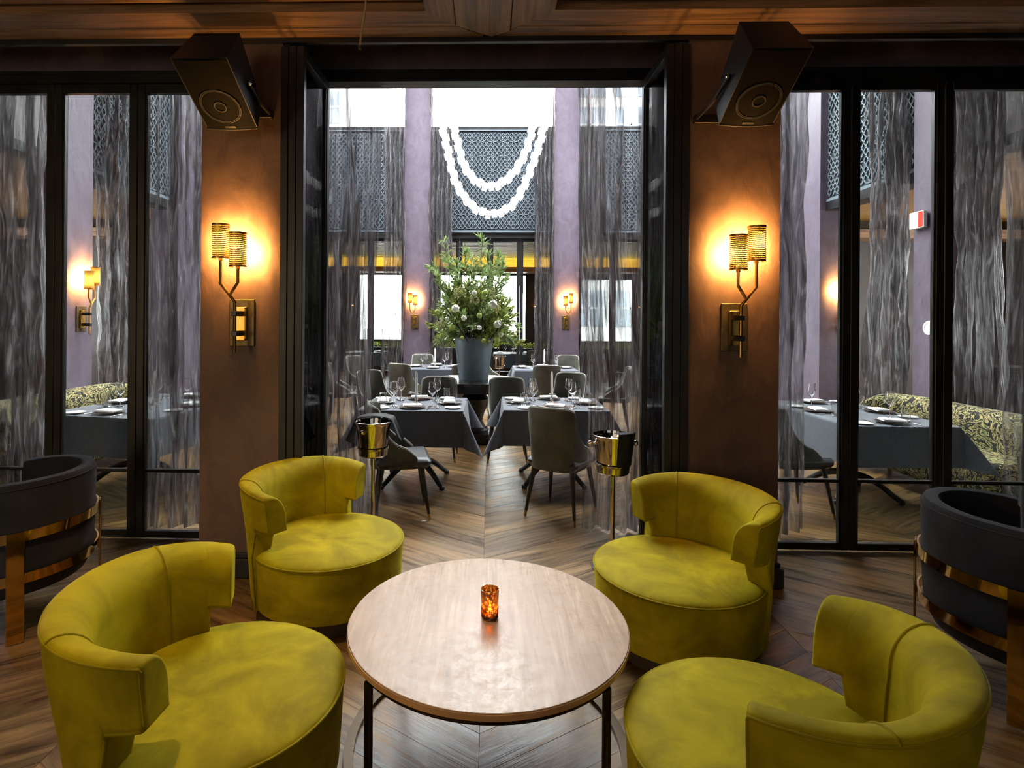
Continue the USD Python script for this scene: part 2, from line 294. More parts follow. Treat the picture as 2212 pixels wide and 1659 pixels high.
W['bloom'] = plain('white_bloom', C(228, 228, 214), 0.7); W['bloom_green'] = plain('green_bloom', C(158, 176, 84), 0.7); W['umbel'] = plain('cream_umbel', C(188, 184, 132), 0.8)
W['stem'] = plain('twig', C(70, 62, 36), 0.7); W['pod'] = plain('dark_pod', C(34, 24, 18), 0.6)
W['hedge'] = leafmat('hedge_leaf', C(110, 124, 30), C(168, 176, 60))

# ------------------------------------------------------------------ setting: floor
floor = tag(UsdGeom.Xform.Define(stage, path_for('floor')), label='dark oak chevron plank floor', kind='structure')
obj('subfloor', box(-9, 9, -3.2, 17.0, -0.08, -0.014), W['subfloor'], floor, smooth=False)
CW, TT, SP, GAP = 1.52, math.tan(math.radians(32)), 0.19, 0.0005
def plank(x0, x1, y0, sgn, dz):
    g = GAP
    ya, yb = (y0, y0 + CW * TT) if sgn > 0 else (y0 + CW * TT, y0)
    ya, yb = (ya, yb)
    x0, x1 = x0 + g, x1 - g
    top = [(x0, ya + g), (x1, yb + g), (x1, yb + SP - g), (x0, ya + SP - g)]
    b = 0.0005
    inn = [(x0 + b, ya + g + b * 1.2), (x1 - b, yb + g + b * 1.2), (x1 - b, yb + SP - g - b * 1.2), (x0 + b, ya + SP - g - b * 1.2)]
    v = [(x, y, -0.012) for x, y in top] + [(x, y, dz - 0.002) for x, y in top] + [(x, y, dz) for x, y in inn]
    f = [(8, 9, 10), (8, 10, 11)]
    for k in range(4):
        l = (k + 1) % 4; f += [(k, l, 4 + l), (k, 4 + l, 4 + k), (4 + k, 4 + l, 8 + l), (4 + k, 8 + l, 8 + k)]
    return trimesh.Trimesh(v, f, process=False)
allp = []
for k in range(-6, 6):
    x0, x1 = k * CW - 0.027, (k + 1) * CW - 0.027; sgn = 1 if k % 2 == 0 else -1
    for j in range(int(-4.2 / SP), int(17.0 / SP)):
        y0 = j * SP; yc, xc = y0 + CW * TT / 2, (x0 + x1) / 2
        if yc < -3.0 or yc > 16.6: continue
        vis = yc > 0.9 and abs(xc) < yc * 0.95 + 0.9 and abs(xc) < 4.6
        allp.append((yc if vis else 99 + yc, k, j, x0, x1, y0, sgn))
allp.sort()
rest = {1: [], -1: []}
for i, (d, k, j, x0, x1, y0, sgn) in enumerate(allp):
    m = plank(x0, x1, y0, sgn, rng.uniform(-0.0006, 0.0006))
    if i < 290: obj('plank', m, W['plank_a' if sgn > 0 else 'plank_b'], floor, smooth=False)
    else: rest[sgn].append(m)
for s, nm in ((1, 'plank_a'), (-1, 'plank_b')): obj('far_planks', rest[s], W[nm], floor, smooth=False, kind='stuff')

# ------------------------------------------------------------------ setting: walls
def struct(name, mesh, m, parent=None, smooth=False, label=None):
    return obj(name, mesh, m, parent, smooth, label=label, kind=None if parent else 'structure')
struct('wall_left', box(-7.3, -7.2, -3.1, 3.8, 0, 3.6), W['dark_wall'])
struct('wall_right', box(7.2, 7.3, -3.1, 3.8, 0, 3.6), W['dark_wall'])
struct('wall_back', box(-7.3, 7.3, -3.2, -3.1, 0, 3.6), W['dark_wall'])
struct('wall_front', [box(-7.3, 7.3, 3.8, 3.98, 3.235, 5.6)], W['plaster'])
# lounge front wall: plaster band above the glazing, pilasters, header, cornice
struct('wall_front', [box(-1.727, -1.244, 3.30, 3.96, 0, 3.6), box(1.153, 1.68, 3.30, 3.96, 0, 3.6), box(-7.3, -4.77, 3.8, 3.98, 0, 3.3), box(4.84, 7.3, 3.8, 3.98, 0, 3.3)], W['plaster_warm_lit'])
struct('trim_1', [box(-7.2, 7.2, 3.785, 3.90, 3.152, 3.235), box(-7.2, 7.2, 3.77, 3.9, 3.205, 3.222)], W['black'], label='black steel header above the folding glass doors')
struct('trim_2', [box(-7.2, 7.2, 3.284, 3.314, 3.172, 3.203), box(-7.2, 7.2, 3.290, 3.33, 3.203, 3.26)], W['black'], label='black cornice strip along the wooden ceiling')
for a, b, nm in ((-1.727, -1.244, 'baseboard_left'), (1.153, 1.68, 'baseboard_right')):
    struct(nm, [box(a - 0.025, b, 3.268, 3.9, 0.0, 0.115, 0.006), box(a - 0.012, b, 3.282, 3.9, 0.11, 0.145, 0.008)] if a < 0 else [box(a, b + 0.025, 3.268, 3.9, 0.0, 0.115, 0.006), box(a, b + 0.012, 3.282, 3.9, 0.11, 0.145, 0.008)], W['black'])
# lounge ceiling: boarded frame, grooves, deeper coffers, a cross beam
ceil = tag(UsdGeom.Xform.Define(stage, path_for('ceiling')), label='brown wooden coffered ceiling', kind='structure')
obj('ceiling_slab', [box(-7.3, 7.3, -3.2, 3.80, 3.60, 3.68)], W['plaster'], ceil, False)
def ceil_boards():
    for s in (-1, 1):
        a, b = (0.03, 7.2) if s > 0 else (-7.2, -0.05)      # boards end in a mitre at the cross beam
        p1 = [(a, 3.286), (b, 3.286), (b, 3.182), (a + 0.13, 3.182)] if s > 0 else [(a, 3.286), (a, 3.182), (b - 0.13, 3.182), (b, 3.286)]
        p2 = [(a + 0.134, 3.180), (b, 3.180), (b, 3.02), (a + 0.30, 3.02)] if s > 0 else [(a, 3.180), (a, 3.02), (b - 0.30, 3.02), (b - 0.134, 3.180)]
        obj('board', prism(p1, 0.06, (0, 0, 3.203)), W['ceiling'], ceil, False); obj('board', prism(p2, 0.06, (0, 0, 3.208)), W['ceiling'], ceil, False)
        for q in range(7):
            y1 = 2.985 - q * 0.9
            obj('coffer_panel', box(a + 0.33 if s > 0 else a, b if s > 0 else b - 0.33, y1 - 0.74, y1, 3.245, 3.27), W['ceiling'], ceil, False)
            obj('coffer_rail', box(a + 0.33 if s > 0 else a, b if s > 0 else b - 0.33, y1 - 0.88, y1 - 0.75, 3.208, 3.27), W['ceiling'], ceil, False)
    for (u, v) in ((-0.36, -0.205), (-0.20, 0.105), (0.11, 0.34)):
        # beam boards run away from the wall and meet the frame boards in a mitre
        lim = lambda x: 3.286 - max(0.0, (x - 0.03) if x > 0 else (-0.05 - x)) * 0.8
        obj('beam_board', prism([(u, -3.1), (v, -3.1), (v, lim(v) - 0.004)] + ([(0.0, 3.286)] if u < 0 < v else []) + [(u, lim(u) - 0.004)], 0.06, (0, 0, 3.206 if u < -0.3 or u > 0 else 3.2005)), W['ceiling_across'], ceil, False)
ceil_boards()

# atrium walls
YB = 11.1
def pillar(name, x0, x1, y0, y1, z1=7.2):
    struct(name, [box(x0, x1, y0, y1, 0, z1)], W['plaster'])
pillar('wall_far', -1.714, -1.187, 11.1, 11.45); pillar('wall_far', 1.26, 1.76, 11.1, 11.45)
pillar('wall_far', -5.0, -4.45, 11.1, 11.45); pillar('wall_far', 4.5, 5.0, 11.1, 11.45)
for s, xi in ((-1, -4.6), (1, 4.7)):
    side = 'wall_left' if s < 0 else 'wall_right'
    for (y0, y1, prj) in ((5.80, 6.18, 0.13), (7.95, 8.40, 0.10)):
        pillar(side, xi - s * prj, xi + s * 0.3, y0, y1)
    struct(side, [box(xi, xi + s * 0.25, 3.98, 5.80, 3.24, 5.5)], W['plaster_light'])
    struct(side, [box(xi, xi + s * 0.25, 8.40, 11.1, 0, 5.31)], W['plaster'])
    struct('trim_3' if s < 0 else 'trim_4', [box(xi - s * 0.04, xi + s * 0.2, 3.98, 5.80, 3.14, 3.24), box(xi - s * 0.02, xi + s * 0.2, 6.18, 7.95, 3.08, 3.2), box(xi + s * 0.0, xi + s * 0.25, 6.18, 7.95, 5.28, 5.45)], W['black'], label='black beam along the dining room side wall')
    # rooms beside the dining room
    o = xi + s * 4.2
    struct(side, [box(o, o + s * 0.1, 3.9, 5.6, 0, 3.3), box(o, o + s * 0.1, 8.4, 11.4, 0, 3.3), box(o, o + s * 0.1, 5.6, 8.4, 0, 0.85), box(o, o + s * 0.1, 5.6, 8.4, 2.6, 3.3), box(xi + s * 0.3, o, 11.3, 11.4, 0, 3.3), box(xi + s * 0.6, o, 3.85, 3.95, 0, 3.3)], W['brown_wall'])
    struct('ceiling', [box(xi + s * 0.3, o, 3.9, 11.4, 3.26, 3.4)], W['ceiling'])
    struct(side, [box(xi + s * 0.3, o, 9.8, 9.9, 0, 3.3)], W['brown_wall'])
    struct('trim_5' if s < 0 else 'trim_6', [box(xi + s * 0.35, o, 9.3, 9.75, 2.90, 3.02), box(xi + s * 0.35, o, 9.3, 9.33, 3.02, 3.04)], W['ceiling'], label='wooden cove beam in the side room')
    lt = thing('cove_light', 'yellow cove light strip in the room left of the dining room' if s < 0 else 'yellow cove light strip in the room right of the dining room', 'light', (xi + s * 2.3, 9.5, 3.023))
    obj('light_strip', box(-1.8, 1.8, -0.03, 0.03, 0.004, 0.014), W['cove_side'], lt)
    obj('diffuser', box(-1.8, 1.8, -0.04, 0.04, 0.0, 0.004), W['cream_wood'], lt)
# far facade header and beams
struct('trim_7', [box(-4.45, -1.714, 11.16, 11.3, 3.14, 3.26), box(-1.187, 1.26, 11.16, 11.3, 3.14, 3.26), box(1.76, 4.5, 11.16, 11.3, 3.14, 3.26), box(-1.187, 1.26, 11.13, 11.3, 3.235, 3.262), box(-1.187, 1.26, 11.15, 11.34, 5.3, 5.36), box(-4.45, -1.714, 11.15, 11.34, 5.3, 5.36), box(1.76, 4.5, 11.15, 11.34, 5.3, 5.36)], W['black'], label='black steel beams of the far dining room wall')
# atrium roof: slender steel bars and ring beam
roof = tag(UsdGeom.Xform.Define(stage, path_for('ceiling')), label='steel and glass roof over the dining room', kind='structure')
obj('roof_deck', [box(-4.9, 5.0, 3.8, 6.9, 7.3, 7.4), box(-4.9, -4.6, 3.98, 6.9, 5.5, 7.3), box(4.7, 5.0, 3.98, 6.9, 5.5, 7.3), box(-4.9, 5.0, 3.8, 3.98, 5.6, 7.3)], W['plaster'], roof, False)
obj('ring_beam', [box(-4.9, 5.0, 3.8, 3.98, 7.2, 7.45), box(-4.9, 5.0, 11.15, 11.45, 7.2, 7.45), box(-4.9, -4.6, 3.8, 11.45, 7.2, 7.45), box(4.7, 5.0, 3.8, 11.45, 7.2, 7.45)], W['black'], roof, False)
for x in np.linspace(-3.4, 3.5, 6): obj('roof_bar', box(x - 0.03, x + 0.03, 3.9, 11.3, 7.26, 7.4), W['black'], roof, False)
obj('roof_glass', box(-4.75, 4.85, 6.9, 11.3, 7.41, 7.42), W['glass'], roof, False)
# lounge beyond the far doors
struct('wall_far', [box(-8, -3.9, 16.5, 16.6, 0, 3.3), box(1.1, 2.55, 16.5, 16.6, 0, 3.3), box(4.2, 8, 16.5, 16.6, 0, 3.3), box(-3.9, 1.1, 16.5, 16.6, 0, 0.85), box(-3.9, 1.1, 16.5, 16.6, 2.86, 3.3), box(2.55, 4.2, 16.5, 16.6, 0, 0.85), box(2.55, 4.2, 16.5, 16.6, 2.75, 3.3), box(-2.2, -1.5, 16.5, 16.6, 0.85, 2.86), box(-8.1, -8, 11.4, 16.6, 0, 3.3), box(8, 8.1, 11.4, 16.6, 0, 3.3)], W['brown_wall'])
struct('ceiling', [box(-8, 8, 11.45, 16.6, 3.26, 3.36)] + [box(-8, 8, y, y + 0.012, 3.25, 3.27) for y in np.arange(11.6, 16.4, 0.22)], W['cream_wood'])
struct('wall_far', [box(-8, 8, 16.46, 16.5, 2.98, 3.26)], W['cream_wood'])
struct('trim_8', [box(-8, 8, 15.9, 16.5, 2.86, 2.98), box(-8, 8, 15.9, 15.93, 2.98, 3.0)], W['ceiling'], label='wooden cove beam along the far windows')
lt = thing('cove_light', 'yellow cove light strip above the far windows', 'light', (0, 16.1, 2.985)); obj('light_strip', box(-7.8, 7.8, -0.02, 0.06, 0.0, 0.012), W['cove'], lt); obj('diffuser', box(-7.8, 7.8, -0.03, 0.07, -0.004, 0.0), W['cream_wood'], lt)
def window(n, x0, x1, z0, z1, y):
    w = tag(UsdGeom.Xform.Define(stage, path_for('window_%d' % n)), label='large bright window of the far lounge', kind='structure')
    t = 0.05
    obj('window_frame', [box(x0, x0 + t, y, y + .08, z0, z1), box(x1 - t, x1, y, y + .08, z0, z1), box(x0, x1, y, y + .08, z1 - t, z1), box(x0, x1, y, y + .08, z0, z0 + t)], W['black'], w, False)
    obj('pane', box(x0 + t, x1 - t, y + .03, y + .04, z0 + t, z1 - t), W['glass'], w, False)
window(1, -3.9, -2.2, 0.85, 2.86, 16.5); window(2, -1.5, 1.1, 0.85, 2.86, 16.5); window(3, 2.55, 4.2, 0.85, 2.75, 16.5)
# outside
obj('pavement', box(-60, 60, 17, 80, -0.2, -0.1), W['pavement'], kind='structure', label='pale pavement outside the far windows')
def building(label, x0, x1, y0, y1, h, nx, nz):
    b = thing('building', label, 'building', ((x0 + x1) / 2, y0, -0.1)); w = x1 - x0
    obj('facade', box(-w / 2, w / 2, 0, y1 - y0, 0, h), W['concrete'], b, False)
    for i in range(nx):
        for k in range(nz):
            cx, cz = -w / 2 + (i + .5) * w / nx, 1.0 + (k + .5) * (h - 1.5) / nz
            f = obj('window', box(cx - .38 * w / nx, cx + .38 * w / nx, -.06, .02, cz - .36 * h / nz, cz + .36 * h / nz), W['facade_glass'], b, False)
            obj('sash', [box(cx - .38 * w / nx, cx + .38 * w / nx, -.1, -.05, cz - .04, cz + .04), box(cx - .04, cx + .04, -.1, -.05, cz - .36 * h / nz, cz + .36 * h / nz)], W['concrete'], f, False)
building('stone apartment block outside, seen above the right curtain', 4.2, 15, 30, 36, 21, 5, 8)
building('stone apartment block outside, seen past the left curtain', -21, -9.5, 36, 42, 17, 5, 6)

# lattice screens
def lattice(label, w, z0, z1, loc, rz):
    h = z1 - z0; t = thing('lattice_panel', label, 'panel', loc, rz)
    s = 0.0835; k = 1.39; d = 0.0135; bars = []
    def bar(p, q):
        p, q = np.array(p), np.array(q); L = np.linalg.norm(q - p)
        if L < 1e-4: return
        m = trimesh.creation.box((L + d, 0.016, d)); a = math.atan2(q[1] - p[1], q[0] - p[0])
        bars.append(T(m, ((p[0] + q[0]) / 2, -0.008, (p[1] + q[1]) / 2), ry=-math.degrees(a)))
    rowh = 2.5 * s * k; nrow = int(h / rowh) + 2; ast = set()
    for r_ in range(-1, nrow):
        for c in range(-int(w / s), int(w / s)):
            if c % 5 == 0: ast.add((2 * c + (5 if r_ % 2 else 0), 5 * r_))     # half-step coordinates (x in s/2, z in k*s/2)
    def P(i, j): return (i * s / 2, z0 + 0.05 + j * k * s / 2)
    skip = set()
    for (i, j) in ast:
        for sx in (-1, 1):
            for sz in (-1, 1): skip.add(((i + 2 * sx, j), (i + sx, j + sz)))
    ni = int(w / s)
    for fam in (1, -1):
        for c in range(-3 * ni - 60, 3 * ni + 60):
            run = None
            for j in range(-1, int(h / (k * s / 2)) + 1):
                a, b = (2 * c + fam * j, j), (2 * c + fam * (j + 1), j + 1)
                (xa, za), (xb, zb) = P(*a), P(*b)
                ok = abs(xa) <= w / 2 and abs(xb) <= w / 2 and za >= z0 and zb <= z1 and (a, b) not in skip and (b, a) not in skip
                if ok: run = (run[0], b) if run else (a, b)
                if (not ok or j == int(h / (k * s / 2))) and run: bar(P(*run[0]), P(*run[1])); run = None
    for (i, j) in ast:
        for u, v in ((-2, 2), (4, 6), ):
            (xa, za), (xb, _) = P(i + u, j), P(i + v, j)
            if z0 < za < z1 and abs(xa) < w / 2 and abs(xb) < w / 2: bar((xa, za), (xb, za))
    obj('lattice_bars', bars, W['lattice'], t, False)
    obj('backing', box(-w / 2, w / 2, 0, 0.02, z0, z1), W['slate_panel'], t, False)
    for z in (z0, z1): obj('panel_edge', box(-w / 2, w / 2, -0.03, 0.02, z - 0.02, z + 0.02), W['lattice'], t, False)
lattice('grey geometric lattice panel behind the crystal chandelier', 2.44, 3.28, 5.30, (0.035, 11.18, 0), 0)
lattice('grey geometric lattice panel left of the left far pillar', 2.72, 3.28, 5.30, (-3.08, 11.18, 0), 0)
lattice('grey geometric lattice panel right of the right far pillar', 2.72, 3.28, 5.30, (3.13, 11.18, 0), 0)
lattice('grey geometric lattice panel high on the left side wall', 1.76, 3.22, 5.28, (-4.61, 7.065, 0), 90)
lattice('grey geometric lattice panel high on the right side wall', 1.76, 3.22, 5.28, (4.71, 7.065, 0), -90)

# ------------------------------------------------------------------ folding glass doors
_dn = [0]
def door(label, loc, rz, w, z0=0.018, z1=3.15, handle=False):
    _dn[0] += 1
    t = UsdGeom.Xform.Define(stage, path_for('door_%d' % _dn[0])); xf(t.GetPrim(), loc, rz); t = tag(t, label, kind='structure')
    h = w / 2 - 0.002; st = 0.05; d = 0.022
    for s in (-1, 1):
        a, b = (-h, -h + st) if s < 0 else (h - st, h)
        obj('stile', [box(a, b, -d, d, z0, z1, 0.003), box(a + (0.03 if s < 0 else -0.012), b + (0.012 if s < 0 else -0.03), -d * 0.6, d * 0.6, z0 + .04, z1 - .06)], W['black'], t, False)
    obj('top_rail', box(-h + st, h - st, -d, d, z1 - 0.062, z1, 0.003), W['black'], t, False)
    obj('bottom_rail', box(-h + st, h - st, -d, d, z0, z0 + 0.045, 0.003), W['black'], t, False)
    obj('glazing_bar', box(-h + st, h - st, -d * 0.8, d * 0.8, 0.466, 0.488, 0.003), W['black'], t, False)
    obj('pane', box(-h + st - .008, h - st + .008, -0.003, 0.003, z0 + 0.06, 0.468), W['glass'], t, False)
    obj('pane', box(-h + st - .008, h - st + .008, -0.003, 0.003, 0.486, z1 - 0.06), W['glass'], t, False)
    return t
lefts = [-4.77, -4.185, -3.605, -3.023, -2.439, -1.86]
for i in range(5): door('black framed folding glass door leaf left of the left pilaster', ((lefts[i] + lefts[i + 1]) / 2, 3.823, 0), 0, lefts[i + 1] - lefts[i])
rights = [1.79, 2.403, 3.012, 3.62, 4.23, 4.84]
for i in range(5): door('black framed folding glass door leaf right of the right pilaster', ((rights[i] + rights[i + 1]) / 2, 3.823, 0), 0, rights[i + 1] - rights[i])
for i in range(3): door('black glass door leaf folded back on the left of the opening', (-1.222 + i * 0.0465, 3.545, 0), 90, 0.54)
for i in range(3): door('black glass door leaf folded back on the right of the opening', (1.131 - i * 0.0465, 3.545, 0), 90, 0.54)
for a, b in ((-1.187, -.62), (-.62, 0.0), (0.0, 0.60), (.60, 1.26)): door('black framed glass door leaf in the far dining room wall', ((a + b) / 2, 11.23, 0), 0, b - a, z1=3.14)
for a, b in ((-4.45, -3.77), (-3.77, -3.08), (-3.08, -2.4), (-2.4, -1.714), (1.76, 2.44), (2.44, 3.12), (3.12, 3.8), (3.8, 4.5)): door('black framed glass door leaf in the far dining room wall', ((a + b) / 2, 11.23, 0), 0, b - a, z1=3.14)

# ------------------------------------------------------------------ sheer curtains
def curtain(label, p0, p1, ztop, zbot, seed, folds=6.0, amp=0.05, waist=0.0):
    p0, p1 = np.array(p0, float), np.array(p1, float); w = np.linalg.norm(p1 - p0); e = (p1 - p0) / w; nrm = np.array([-e[1], e[0]])
    nu, nz = max(36, int(w / 0.0085)), int((ztop - zbot) / 0.034)
    u = np.linspace(0, 1, nu); z = np.linspace(ztop, zbot, nz); U_, Z = np.meshgrid(u, z)
    n1 = meshkit.fbm(np.stack([U_ * 3, Z * 0.7, np.full_like(U_, seed)], -1), 3, seed) - 0.5
    n2 = meshkit.fbm(np.stack([U_ * w * 9, Z * 0.9, np.full_like(U_, seed + 9)], -1), 3, seed + 5) - 0.5
    n3 = meshkit.noise(np.stack([U_ * w * 22, Z * 5.0, np.full_like(U_, seed + 4)], -1), seed + 8) - 0.5
    off = amp * np.sin(2 * PI * (U_ * folds + 0.9 * n1 + seed)) + 0.12 * n2 + 0.036 * n3
    edge = 0.05 * (meshkit.fbm(np.stack([np.zeros_like(z), z * 0.9, np.full_like(z, seed + 3)], -1), 3, seed) - 0.5)[:, None]
    lat = (U_ - 0.5) * w * (1 - waist * np.exp(-((Z - 1.1) / 0.9) ** 2)) + edge * 2 + 0.05 * n1
    c = (p0 + p1) / 2
    v = np.stack([c[0] + e[0] * lat + nrm[0] * off, c[1] + e[1] * lat + nrm[1] * off, Z + 0.02 * n1 * (Z - zbot < 0.1)], -1).reshape(-1, 3)
    i = np.arange(nz - 1)[:, None] * nu + np.arange(nu - 1)[None]; i = i.ravel()
    f = np.vstack([np.stack([i, i + 1, i + nu + 1], 1), np.stack([i, i + nu + 1, i + nu], 1)])
    t = UsdGeom.Xform.Define(stage, path_for('sheer_curtain')).GetPrim(); tag(t, label, 'curtain')
    obj('fabric', trimesh.Trimesh(v, f, process=False), W['sheer'], t, True)
    obj('curtain_rail', tube([(*(p0 - e * .04), ztop), (*(p1 + e * .04), ztop)], 0.012, 8), W['black'], t)
ZC = 5.45
curtain('crinkled sheer grey curtain just inside the left edge of the opening', (-1.38, 4.14), (-0.82, 4.13), ZC, 0.02, 3, 5.5, 0.05, 0.12)
curtain('crinkled sheer grey curtain just inside the right edge of the opening', (0.66, 4.1), (1.36, 4.12), ZC, 0.02, 8, 6.5, 0.05, 0.1)
curtain('sheer curtain behind the folding doors beside the left pilaster', (-2.56, 4.0), (-1.86, 4.0), ZC, 0.02, 12, 7, 0.05)
curtain('sheer curtain at the far left edge of the picture', (-3.98, 4.12), (-3.30, 4.1), ZC, 0.02, 15, 6, 0.05)
curtain('sheer curtain behind the folding doors beside the right pilaster', (1.84, 4.08), (2.24, 4.08), ZC, 0.02, 19, 4, 0.045)
curtain('sheer curtain at the far right edge of the picture', (3.62, 4.02), (4.05, 4.02), ZC, 0.02, 23, 4, 0.045)
curtain('sheer curtain beside the left side pillar behind the tapestry sofa', (-4.46, 6.26), (-4.42, 6.80), ZC, 0.3, 27, 4, 0.05)
curtain('sheer curtain on the near side of the right side pillar', (4.60, 5.15), (4.60, 5.68), ZC, 0.3, 31, 5, 0.06)
curtain('sheer curtain on the far side of the right side pillar', (4.55, 6.26), (4.55, 6.90), ZC, 0.3, 35, 5, 0.06)
curtain('sheer curtain right of the left far pillar', (-1.20, 10.98), (-0.74, 10.98), ZC + 1.6, 0.02, 39, 5, 0.045)
curtain('sheer curtain left of the right far pillar', (0.88, 10.98), (1.26, 10.98), ZC + 1.6, 0.02, 43, 5, 0.045)
curtain('sheer curtain left of the left far pillar', (-2.12, 10.98), (-1.68, 10.98), ZC + 1.6, 0.02, 47, 5, 0.045)
curtain('sheer curtain right of the right far pillar', (1.74, 10.98), (2.2, 10.98), ZC + 1.6, 0.02, 51, 5, 0.045)

# ------------------------------------------------------------------ wall sconces
def perforated(r, h, rows, cols, a0, a1, band):
    """A brass sheet bent to an arc with staggered slots: real openings."""
    zs = np.linspace(band, h - band, rows + 1); v, f = [], []
    da = (a1 - a0) / cols; bz, ba = 0.0026, da * 0.10
    def quad(aa, ab, za, zb):
        k = len(v)
        for a, z in ((aa, za), (ab, za), (ab, zb), (aa, zb)): v.append((r * math.cos(a), r * math.sin(a), z))
        f.extend([(k, k + 1, k + 2), (k, k + 2, k + 3)])
    for i in range(rows):
        for j in range(-1, cols + 1):
            aa = a0 + (j + (0.5 if i % 2 else 0)) * da; ab = aa + da
            c0, c1 = max(aa, a0), min(ab, a1)
            if c1 - c0 < 1e-6: continue
            quad(c0, c1, zs[i], zs[i] + bz); quad(c0, c1, zs[i + 1] - bz, zs[i + 1])
            quad(c0, min(c0 + ba, c1), zs[i] + bz, zs[i + 1] - bz); quad(max(c1 - ba, c0), c1, zs[i] + bz, zs[i + 1] - bz)
    return trimesh.Trimesh(np.array(v), f, process=False)
def sconce(label, loc, rz, mirror):
    s = -1 if mirror else 1; t = thing('wall_sconce', label, 'wall lamp', loc, rz, 'twin shade brass wall sconces')
    # local: wall plane y = 0, room towards -y, z = 0 at the foot of the stem
    obj('backplate', box(-.072, .077, -.012, 0, .03, .308, .003), W['brass_dark'], t)
    bp = obj('bracket_plate', box(-.033, .036, -.03, -.012, .066, .264, .002), W['brass'], t)
    for (x, z) in ((-.026, .073), (.029, .073), (-.026, .257), (.029, .257)): obj('screw', T(trimesh.creation.cylinder(.0035, .006, sections=8), (x, -.031, z), rx=90), W['bronze'], bp)
    obj('stem', tube([(0, -.10, 0), (0, -.10, .15), (0, -.10, .292), (-.03 * s, -.10, .330)], .0095, 12), W['brass'], t)
    for z in (.108, .224): obj('clip', box(-.017, .017, -.117, -.028, z - .015, z + .015, .002), W['black'], t)
    obj('arm', tube([(-.03 * s, -.10, .330), (-.085 * s, -.10, .398), (-.085 * s, -.10, .535)], .0085, 12), W['brass'], t)
    obj('arm', tube([(-.03 * s, -.10, .330), (.017 * s, -.10, .405), (.017 * s, -.10, .487)], .0085, 12), W['brass'], t)
    for (cx, cz) in ((-.085 * s, .541), (.016 * s, .492)):
        a0, a1 = -PI / 2 - 2.15, -PI / 2 + 2.15
        sh = obj('lamp_shade', T(perforated(.048, .2, 17, 26, a0, a1, .008), (cx, -.10, cz)), W['brass_shade'], t)
        for z in (0, .192): obj('shade_rim', T(lathe([(.0465, 0), (.049, 0), (.049, .009), (.0465, .009), (.0465, 0)], 28, a0, a1), (cx, -.10, cz + z)), W['brass_shade'], sh)
        obj('shade_liner', T(lathe([(.044, .01), (.044, .19)], 24, a0, a1), (cx, -.10, cz)), W['liner'], sh)
        b = obj('bulb', T(lathe([(0, .05), (.009, .053), (.013, .075), (.013, .12), (.008, .14), (0, .144)], 14), (cx, -.098, cz)), W['bulb'], t)
        obj('lamp_holder', T(lathe([(0, -.01), (.012, -.01), (.012, .05), (0, .05)], 12), (cx, -.10, cz)), W['brass'], t)
    return t
sconce('brass twin shade wall sconce on the left pilaster', (-1.474, 3.30, 1.342), 0, False)
sconce('brass twin shade wall sconce on the right pilaster', (1.416, 3.30, 1.338), 0, True)
sconce('small brass sconce glowing on the left far mauve pillar', (-1.487, 11.1, 1.30), 0, False)
sconce('small brass sconce glowing on the right far mauve pillar', (1.501, 11.1, 1.305), 0, True)
sconce('brass sconce on the side pillar seen through the left glass doors', (-4.47, 6.0, 1.34), 90, True)
sconce('brass sconce half hidden beyond the right glass doors', (4.925, 7.95, 1.34), 0, False)

